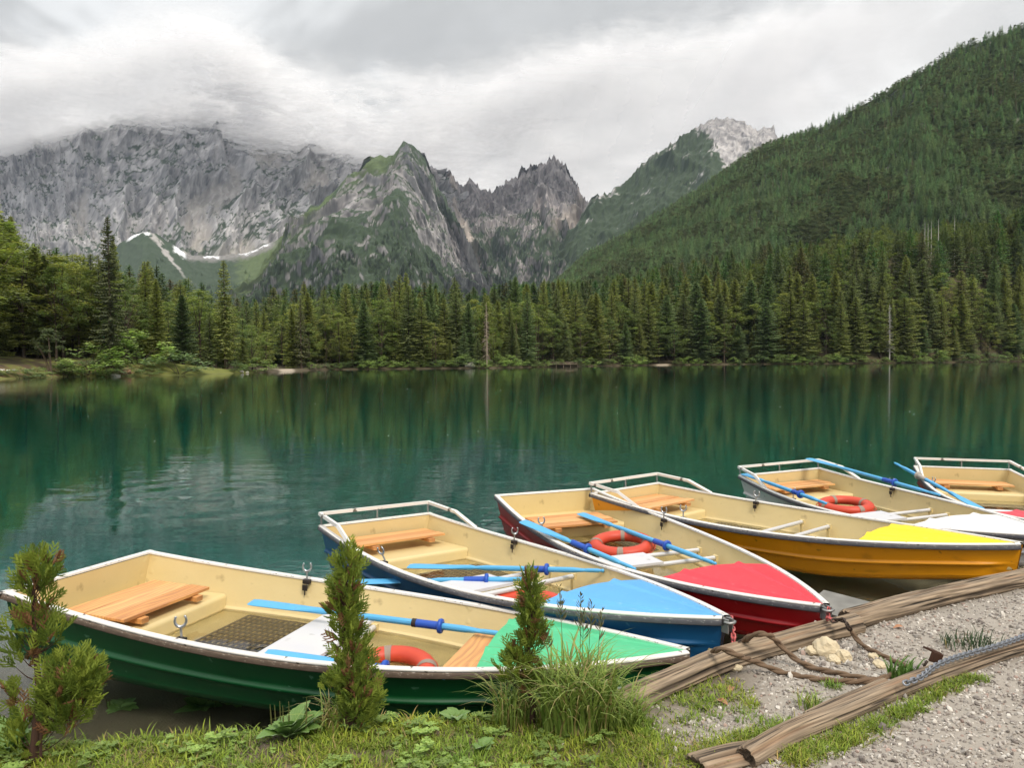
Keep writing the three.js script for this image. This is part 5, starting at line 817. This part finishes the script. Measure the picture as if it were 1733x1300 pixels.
function arborvitae(label, px, py, seed, h, lumps, o = {}) {
  const much = o.much ?? 0.72;
  const g = thing('young_conifer', label, 'young conifer', null, bank(px, py)), r = rng(seed), s = new Soup(), br = [];
  const lean = o.lean ?? 0, axis = (q) => V(lean * q + 0.012 * Math.sin(q * 9 + seed), h * q, 0.01 * Math.cos(q * 7));
  br.push(tube([0, 0.15, 0.35, 0.55, 0.8, 0.98].map((q) => axis(q).add(V(0, q ? 0 : -0.03, 0))), (q) => (o.stem ?? 0.012) * (1.1 - 0.9 * q), 8));
  if (o.twin) br.push(tube([V(0.03, -0.03, 0.02), V(0.04, h * 0.2, 0.02), V(0.07, h * 0.4, 0.0)], 0.007, 6));
  for (const [y, x, rad, count, tint, hh] of lumps) for (let i = 0; i < count * much; i++) {                // lumps of foliage: height, offset, radius, sprays
    const u = r() * 2 - 1, a = r() * 6.2832, k = Math.cbrt(r()), q = Math.sqrt(1 - u * u), c = axis(y).add(V(x, 0, 0)), p = V(c.x + Math.cos(a) * q * rad * k, Math.max(0.01, c.y + u * (hh ?? rad) * k), c.z + Math.sin(a) * q * rad * k * 0.9);
    const d = p.clone().sub(c).multiplyScalar(1 / Math.max(0.02, rad)).multiplyScalar(0.8).add(V((r() - 0.5) * 0.7, 0.75 + 0.4 * r(), (r() - 0.5) * 0.7)).normalize(), up = V(r() - 0.5, r() - 0.5, r() - 0.5).normalize(), brown = r() < (o.brown ?? 0.05), w = r();
    const col = brown ? mixc([0.24, 0.11, 0.05], [0.30, 0.17, 0.08], w) : mixc(tint ?? [0.13, 0.20, 0.03], [0.34, 0.41, 0.06], w * 0.9 + 0.05 * u);
    spray(s, r, p, d, up, (o.len ?? 0.068) * (0.7 + 0.7 * r()), col);
    if (r() < 0.16) { const base = axis(clamp((p.y - 0.08) / h, 0.03, 0.96)); br.push(tube(curvePts([base, base.clone().lerp(p, 0.5).add(V(0, -0.012, 0)), p], 4), (q2) => 0.0032 * (1.1 - 0.8 * q2), 4)); }
  }
  mesh('stem', join(br), twigBark, g); mesh('foliage', s.build(), scale, g); return g;
}
arborvitae('leftmost young conifer with a bare reddish stem and one round bushy side', 62, 1292, 5, 0.90, [[0.96, 0.03, 0.06, 90], [0.88, 0.0, 0.06, 90], [0.80, 0.03, 0.05, 40], [0.70, 0.02, 0.065, 70], [0.62, 0.07, 0.06, 60], [0.66, -0.07, 0.05, 26], [0.52, -0.05, 0.06, 50], [0.40, 0.14, 0.10, 420], [0.30, 0.13, 0.10, 260], [0.20, 0.11, 0.07, 110], [0.2, -0.06, 0.06, 50], [0.33, -0.09, 0.05, 30], [0.1, -0.05, 0.06, 40]], { stem: 0.018, brown: 0.10, twin: true, lean: 0.02, much: 0.42, len: 0.075 });
arborvitae('slender young conifer in the middle before the green boat', 588, 1240, 6, 0.80, [[0.97, 0.005, 0.045, 90, null, 0.07], [0.85, 0.0, 0.055, 120, null, 0.07], [0.72, 0.0, 0.065, 130, null, 0.06], [0.58, 0.02, 0.06, 100], [0.46, 0.03, 0.07, 110], [0.34, 0.03, 0.085, 150], [0.22, 0.05, 0.09, 190], [0.12, 0.05, 0.08, 130], [0.26, -0.06, 0.05, 40]], { stem: 0.016, brown: 0.10, much: 0.5, len: 0.07 });
arborvitae('thin young conifer standing in the big clump of grass', 898, 1228, 7, 0.68, [[0.97, 0.0, 0.03, 60, null, 0.06], [0.85, 0.0, 0.036, 100, null, 0.06], [0.72, 0.0, 0.042, 110, null, 0.06], [0.60, 0.01, 0.05, 90], [0.48, -0.04, 0.06, 90], [0.36, -0.06, 0.07, 90], [0.3, 0.03, 0.06, 60]], { stem: 0.013, brown: 0.16, much: 0.48, len: 0.066 });

// broad leaved weeds: leaves with a midrib fold and a wavy edge, each its own part
const weedMat = phys({ map: dataTex(128, 128, (u, v) => { const m = 1 - Math.abs(u - 0.5) * 2, rib = smooth(0.94, 0.985, m), vein = smooth(0.75, 0.95, Math.sin((v * 9 - Math.abs(u - 0.5) * 7) * 6.283)) * 0.4, n = tfbm(u, v, 6, 4, 3), hole = smooth(0.36, 0.44, tfbm(u, v, 8, 3, 12)); let c = mixc([0.44 + 0.07 * n, 0.58 + 0.06 * n, 0.28 + 0.04 * n], [0.62, 0.70, 0.42], clamp(rib + vein)); return mixc(c, [0.50, 0.44, 0.25], hole * 0.5); }), roughness: 0.6, transmission: 0.3, thickness: 0, side: THREE.DoubleSide });
function leafGeo(seed, L, Wd) { const r = rng(seed), k = r() * 9, arch = 0.35 + 0.35 * r(); return grid(8, 12, (i, j) => { const u = i / 8 * 2 - 1, q = j / 12, w = Wd * Math.pow(Math.sin(Math.PI * Math.min(0.995, Math.pow(q, 0.72) * 0.96 + 0.03)), 0.8) * (1 + 0.12 * noise(q * 7 + k, u > 0 ? 3 : 9)), y = L * (0.28 * q - arch * q * q * 0.6) + Math.abs(u) * w * 0.35 + 0.02 * L * noise(q * 8, u * 3, k) * Math.abs(u) * 2; return V(L * q, y, u * w); }, null, (i, j) => [i / 8, j / 12]); }
const spikeMat = std({ map: barkMapOf([0.46, 0.47, 0.22]), roughness: 0.9 });
function weed(label, px, py, seed, n, L, spikes = 0, rise = 0.5) {
  const g = thing('leafy_weed', label, 'weed', null, bank(px, py)), r = rng(seed), geos = [0, 1, 2].map((k) => leafGeo(seed * 7 + k, 1, 0.30 + 0.04 * k));
  for (let i = 0; i < n; i++) { const m = mesh('leaf', geos[i % 3], weedMat, g), s = L * (0.6 + 0.55 * r()); m.scale.setScalar(s); m.rotation.order = 'YZX'; m.rotation.set((r() - 0.5) * 0.5, i * 2.4 + r(), (0.15 + rise * r()) ); m.position.set((r() - 0.5) * 0.02, 0.005 + 0.02 * r(), (r() - 0.5) * 0.02); }
  for (let i = 0; i < spikes; i++) { const h = 0.12 + 0.09 * r(), x = (r() - 0.5) * 0.2, z = (r() - 0.5) * 0.08; mesh('flower_spike', tube([V(x, 0, z), V(x * 1.05, h * 0.5, z), V(x * 1.1, h, z)], (q) => (q > 0.35 ? 0.0036 : 0.0016) * (q > 0.95 ? 0.4 : 1), 6), spikeMat, g); }
  return g;
}
weed('large broad leaved weed with flower spikes left of the middle young conifer', 492, 1250, 3, 22, 0.155, 7, 0.7);
weed('low broad leaved weed at the edge of the grass in front of the green hull', 345, 1244, 4, 18, 0.15, 5, 0.7);
weed('leafy weed between the leftmost young conifer and the water', 205, 1246, 5, 16, 0.13, 2, 0.7);
weed('broad leaved weed at the left edge of the grass', 15, 1275, 6, 14, 0.16, 0, 0.7);
weed('small flat weed beside the waterline before the green hull, right of the middle young conifer', 690, 1222, 8, 8, 0.085, 1, 0.3);
weed('small flat weed left of the thin young conifer', 775, 1222, 9, 8, 0.09, 0, 0.3);
weed('leafy weed in the grass at the bottom edge', 818, 1272, 10, 9, 0.075, 0, 0.3);
weed('spiky flowering weed right of the low broad leaved weed', 400, 1240, 12, 8, 0.09, 5, 0.4);
weed('bushy leafy weed growing left of the thin young conifer against the hull', 845, 1196, 14, 16, 0.075, 0, 1.0);
{ // fallen leaves on the gravel
  const r = rng(61), dry = phys({ color: new THREE.Color().setRGB(0.42, 0.20, 0.10), roughness: 0.8, transmission: 0.2, thickness: 0, side: THREE.DoubleSide });
  for (const [px, py, label] of [[1528, 1061, 'dry orange leaf on the gravel below the yellow boat'], [1238, 1162, 'dry brown leaf on the gravel left of the ropes'], [1213, 1184, 'dry reddish leaf on the gravel near the grass']]) { const m = mesh('fallen_leaf', leafGeo(px, 0.07, 0.018), dry); m.position.copy(bank(px, py, 0.012)); m.rotation.set(0.1, r() * 6, 0.05); mark(m, label, 'leaf'); }
}
{ // petals and fluff floating on the lake
  const r = rng(71), L = [], g = stoneGeo(3, 0, [1, 0.3, 0.8]);
  for (let i = 0; i < 44; i++) { const px = 20 + 1690 * r(), py = 655 + 110 * Math.pow(r(), 1.6), p = onto(px, py, WATER + 0.006), d = -p.z; L.push([placed(p, 0, r() * 6, 0, 0.010 + 0.0005 * d * (0.3 + r())), [0.8, 0.8, 0.72]]); }
  stuff('floating_petals', g, std({ color: 0xffffff, roughness: 0.8 }), L, 'pale petals and fluff floating on the lake');
}

// ---------------------------------------------------------------- details of the far shore
{
  const r = rng(11), spots = [[600, 'by the pale sandy landing'], [700, 'left of the bleached dead tree'], [830, 'around the foot of the bleached dead tree'], [1000, 'by the wooden platform'], [1200, 'below the right peak'], [1400, 'under the left part of the forest hill'], [1560, 'under the grey dead trunk'], [9999, 'at the right end of the shore']];
  const low = [];
  for (let px = 525; px < 1790; px += 10 + 9 * r()) {
    if ((px > 1095 && px < 1145 && r() < 0.8) || (px > 1218 && px < 1240) || (px > 928 && px < 978 && r() < 0.6)) continue;
    const d = -shoreAt(px).z, s = (0.7 + 0.75 * r()) * d / 260 * (r() < 0.2 ? 1.5 : 1), k = Math.floor(r() * BUSH.length);
    const g = tree('leaf', 'shore_bush', BUSH[k], land(px, 0.5 + 2.6 * r(), -0.1), s, r() * 6.28, null, 'bush', 'bushes on the far shoreline ' + spots.find((q) => px < q[0])[1], bark, 1.25);
    low.push({ g, size: s > 1.25 ? 'big' : s > 0.85 ? 'middling' : 'low', kind: 'shoreline bush', at: spots.find((q) => px < q[0])[1], px });
  }
  ordinals(low);
  const bush = (px, t, k, s, label, w = 1.2, name = 'bush') => tree('leaf', name, BUSH[k], land(px, t, -0.1), s, px, label, 'bush', null, bark, w);
  bush(305, 1.2, 1, 1.75, 'round dark green bush overhanging the water left of the grassy point', 1.6);
  bush(438, 1.5, 2, 1.25, 'round light green bush at the tip of the grassy point', 1.7);
  bush(160, 1.4, 2, 2.3, 'bright yellow green bush on the left bank beside the tall spruce', 1.1);
  bush(148, 0.6, 1, 1.3, 'dark low bush at the water below the bright yellow green bush', 1.5);
  bush(188, 1.0, 3, 1.2, 'grey green bush below the trunk of the tall spruce', 1.3);
  bush(262, 6.5, 5, 2.6, 'fresh green bush behind the round dark green bush', 1.2);
  bush(235, 4.5, 5, 1.9, 'fresh green leafy bush above the brown boulder', 1.1);
  bush(112, 0.4, 0, 1.1, 'low green bush at the water under the many stemmed shrub', 1.5);
  bush(35, 0.5, 1, 0.7, 'low weeds at the foot of the brown bank near the left edge', 2.2);
  bush(68, 0.6, 0, 0.7, 'low green weeds on the brown bank left of the many stemmed shrub', 2.0);
  bush(215, 0.6, 4, 0.8, 'low bush on the bank beside the brown boulder', 1.6);
  bush(400, 1.6, 4, 1.0, 'dark green bush by the pale trunk on the grassy point', 1.2);
  bush(255, 0.6, 3, 0.6, 'low grass like bush at the water left of the round dark bush', 2.2);
  const multi = broadleaf(902, { h: 7.5, r: 2.1, base: 0.5, clumps: 26, leaves: 40, clump: 0.7, leaf: 0.3, dark: [0.10, 0.15, 0.05], light: [0.24, 0.31, 0.12], stems: 11, trunk: 0.07 });
  tree('leaf', 'shrub', multi, land(95, 1.6), 1, 0.6, 'tall many stemmed shrub with pale leaves on the left bank', 'shrub', null, paleBark);
  const lone = conifer(951, { h: 25, r: 3.2, bare: 0.13, dark: [0.07, 0.088, 0.034], light: [0.14, 0.165, 0.062], droop: 0.62, gaps: 0.22, sparse: 0.8, hang: 1.5, dense: 1.4 });
  tree('needle', 'spruce_tree', lone, land(206, 3.2), 26.5 / 25, 1, 'tall thin spruce with a bare grey lower trunk rising from the left bank', 'tree', null, paleBark);
  const full = conifer(961, { h: 18, r: 3.4, bare: 0.10, dark: [0.055, 0.10, 0.03], light: [0.115, 0.175, 0.05], droop: 0.30, gaps: 0.02, dense: 1.5 });
  tree('needle', 'fir_tree', full, land(345, 9), 0.78, 2, 'bushy bright green fir standing alone on the grassy point', 'tree', null, bark, 1.25);
  tree('needle', 'spruce_tree', SPRUCE[3], land(395, 4), 0.92, 2.2, 'spruce with a pale bare lower trunk at the waterline of the grassy point', 'tree', null, paleBark, 0.95);
  tree('needle', 'spruce_tree', conifer(955, { h: 18, r: 2.2, bare: 0.1, dark: [0.08, 0.09, 0.035], light: [0.16, 0.165, 0.07], droop: 0.5, gaps: 0.35, sparse: 0.75 }), land(517, 5), 1.05, 2.2, 'thin yellowish spruce beside the pale sandy landing', 'tree', null, paleBark);
  tree('leaf', 'beech_tree', BEECH[1], land(2, 8), 1.4, 0.3, 'large bright broadleaf tree overhanging the left edge', 'tree', null, bark, 1.15);
  tree('leaf', 'beech_tree', BEECH[3], land(64, 14), 1.45, 1.3, 'tall bright green broadleaf tree behind the many stemmed shrub', 'tree', null, bark, 1.0);
  tree('leaf', 'beech_tree', BEECH[0], land(130, 24), 1.4, 2.3, 'tall broadleaf tree left of the tall thin spruce', 'tree', null, bark, 1.0);
  tree('leaf', 'beech_tree', BEECH[4], land(240, 17), 0.9, 2.3, 'broadleaf tree right of the tall thin spruce', 'tree', null, bark, 1.1);
  const reddish = std({ color: new THREE.Color().setRGB(0.40, 0.32, 0.25), roughness: 0.95 }), grey = std({ color: new THREE.Color().setRGB(0.50, 0.47, 0.44), roughness: 0.95 });
  tree('snag', 'dead_tree', snag(21, 19, 170, 0.22), land(825, 1.4), 1.02, 0, 'bleached brown dead spruce standing at the water in the middle of the far shore', 'tree', null, reddish);
  tree('snag', 'dead_tree', snag(23, 22, 190, 0.30), land(1502, 3.2, 1.5), 1.05, 0, 'pale grey dead trunk among the trees below the forest hill', 'tree', null, grey);
  [[1537, 92, 1.04], [1542, 94, 0.96], [1547, 96, 1.0], [1558, 95, 1.0], [1583, 90, 1.02]].map(([px, t, k]) => [px, t, maxHeight(px, t) * k]).forEach(([px, t, h], i) => tree('snag', 'dead_tree', snag(31 + i, h, 12, 0.28), land(px, t), 1, 0, ['leftmost', 'second', 'third', 'fourth', 'rightmost'][i] + ' of five bare pale trunks above the crowns on the right', 'tree', 'bare pale trunks above the crowns on the right', grey));
  [[740, 3], [872, 3.5], [905, 3], [909, 3.6], [936, 4.2], [1105, 5], [1180, 4], [1224, 2.5], [1452, 4], [1686, 6]].forEach(([px, t], i) => tree('snag', 'bare_trunk', snag(51 + i, 13 + (i % 4) * 2, 14, 0.17), land(px, t), 1, i, 'thin pale trunk at the far waterline ' + ['left of the bleached dead tree', 'right of the bleached dead tree', 'left of a close pair near the platform', 'right of a close pair near the platform', 'beside the wooden platform', 'by the small pale landing', 'below the right peak', 'standing at the very edge of the water', 'left of the pale grey dead trunk', 'near the right end of the shore'][i], 'tree', null, paleBark));
  const boulder = std({ map: dataTex(64, 64, (u, v) => { const n = 0.5 + 0.5 * tfbm(u, v, 6, 4, 3); return [0.62 + 0.25 * n, 0.60 + 0.25 * n, 0.58 + 0.24 * n]; }), roughness: 0.95 }), brown = std({ map: dataTex(64, 64, (u, v) => { const n = 0.5 + 0.5 * tfbm(u, v, 6, 4, 5); return [0.50 + 0.2 * n, 0.38 + 0.16 * n, 0.31 + 0.14 * n]; }), roughness: 0.95 });
  for (const [px, t, s, mat, label] of [[797, 3.5, 1.9, boulder, 'pale boulder above the waterline left of the bleached dead tree'], [222, 2.0, 1.15, brown, 'brown boulder on the left bank above the water'], [196, 0.4, 0.55, boulder, 'white stone at the waterline below the tall spruce'], [202, 0.3, 0.4, boulder, 'small pale stone at the waterline left of the brown boulder'], [412, 1.0, 0.45, boulder, 'pale stone at the tip of the grassy point'], [420, 0.6, 0.35, boulder, 'small pale stone right of the tip of the grassy point']]) { const m = mesh('boulder', stoneGeo(px, 3, [1, 0.75, 0.9]), mat); m.position.copy(land(px, t)); m.scale.setScalar(s); m.rotation.y = px; mark(m, label, 'boulder'); }
  const L = []; for (let i = 0; i < 46; i++) { const px = -30 + 78 * r(); L.push([placed(land(px, 3.0 + 0.35 * r(), 0.05), r() * 6, r() * 6, 0, 0.10 + 0.14 * r()), [0.7, 0.68, 0.64]]); }
  stuff('white_pebbles', stoneGeo(5, 0), std({ color: 0xffffff, roughness: 0.9 }), L, 'row of white pebbles washed along the left bank');
  // timber railings and a platform
  const timber = std({ color: new THREE.Color().setRGB(0.30, 0.235, 0.18), roughness: 0.9 });
  function railing(label, p0, p1, t, n, h = 1.0) { const a = land(p0, t), b = land(p1, t), g = thing('timber_railing', label, 'railing', null, a), d = b.clone().sub(a); for (let i = 0; i <= n; i++) { const q = d.clone().multiplyScalar(i / n); mesh('post', new THREE.BoxGeometry(0.16, h + 0.4, 0.16).translate(q.x, q.y + h / 2 - 0.2, q.z), timber, g); } for (const y of [h * 0.55, h - 0.04]) { const bar = new THREE.BoxGeometry(d.length(), 0.13, 0.08); bar.applyQuaternion(new THREE.Quaternion().setFromUnitVectors(V(1, 0, 0), d.clone().normalize())); mesh('rail', bar.translate(d.x / 2, d.y / 2 + y, d.z / 2 + 0.1), timber, g); } }
  railing('low timber railing by the water right of the sandy landing', 527, 560, 1.6, 4, 1.1);
  railing('low timber railing among the trunks on the grassy point', 377, 392, 8, 2, 1.1);
  railing('reddish timber railing of the platform on the far shore', 926, 974, 2.4, 7, 1.15);
  { const a = land(926, 1.2), b = land(974, 1.2), d = b.clone().sub(a), g = thing('timber_platform', 'timber platform over the water on the far shore', 'platform', null, a), n = 16; for (let i = 0; i < n; i++) { const m = mesh('plank', new THREE.BoxGeometry(d.length() / n - 0.04, 0.10, 2.6), timber, g); m.position.copy(d).multiplyScalar((i + 0.5) / n).add(V(0, 0.55, 0)); } for (let i = 0; i <= 4; i++) { const m = mesh('post', new THREE.CylinderGeometry(0.11, 0.11, 1.6, 8), timber, g); m.position.copy(d).multiplyScalar(i / 4).add(V(0, -0.2, 1.1)); } }
  { const g = thing('bench', 'small timber bench at the top of the sandy landing', 'bench', null, land(506, 11)); mesh('seat', box(1.8, 0.08, 0.45, 0.01).translate(0, 0.48, 0), timber, g); for (const x of [-0.7, 0.7]) mesh('leg', box(0.12, 0.48, 0.4, 0.01).translate(x, 0.24, 0), timber, g); mesh('backrest', box(1.8, 0.3, 0.06, 0.01).translate(0, 0.8, -0.2), timber, g); }
}

scene.updateMatrixWorld(true);
renderer.render(scene, camera);
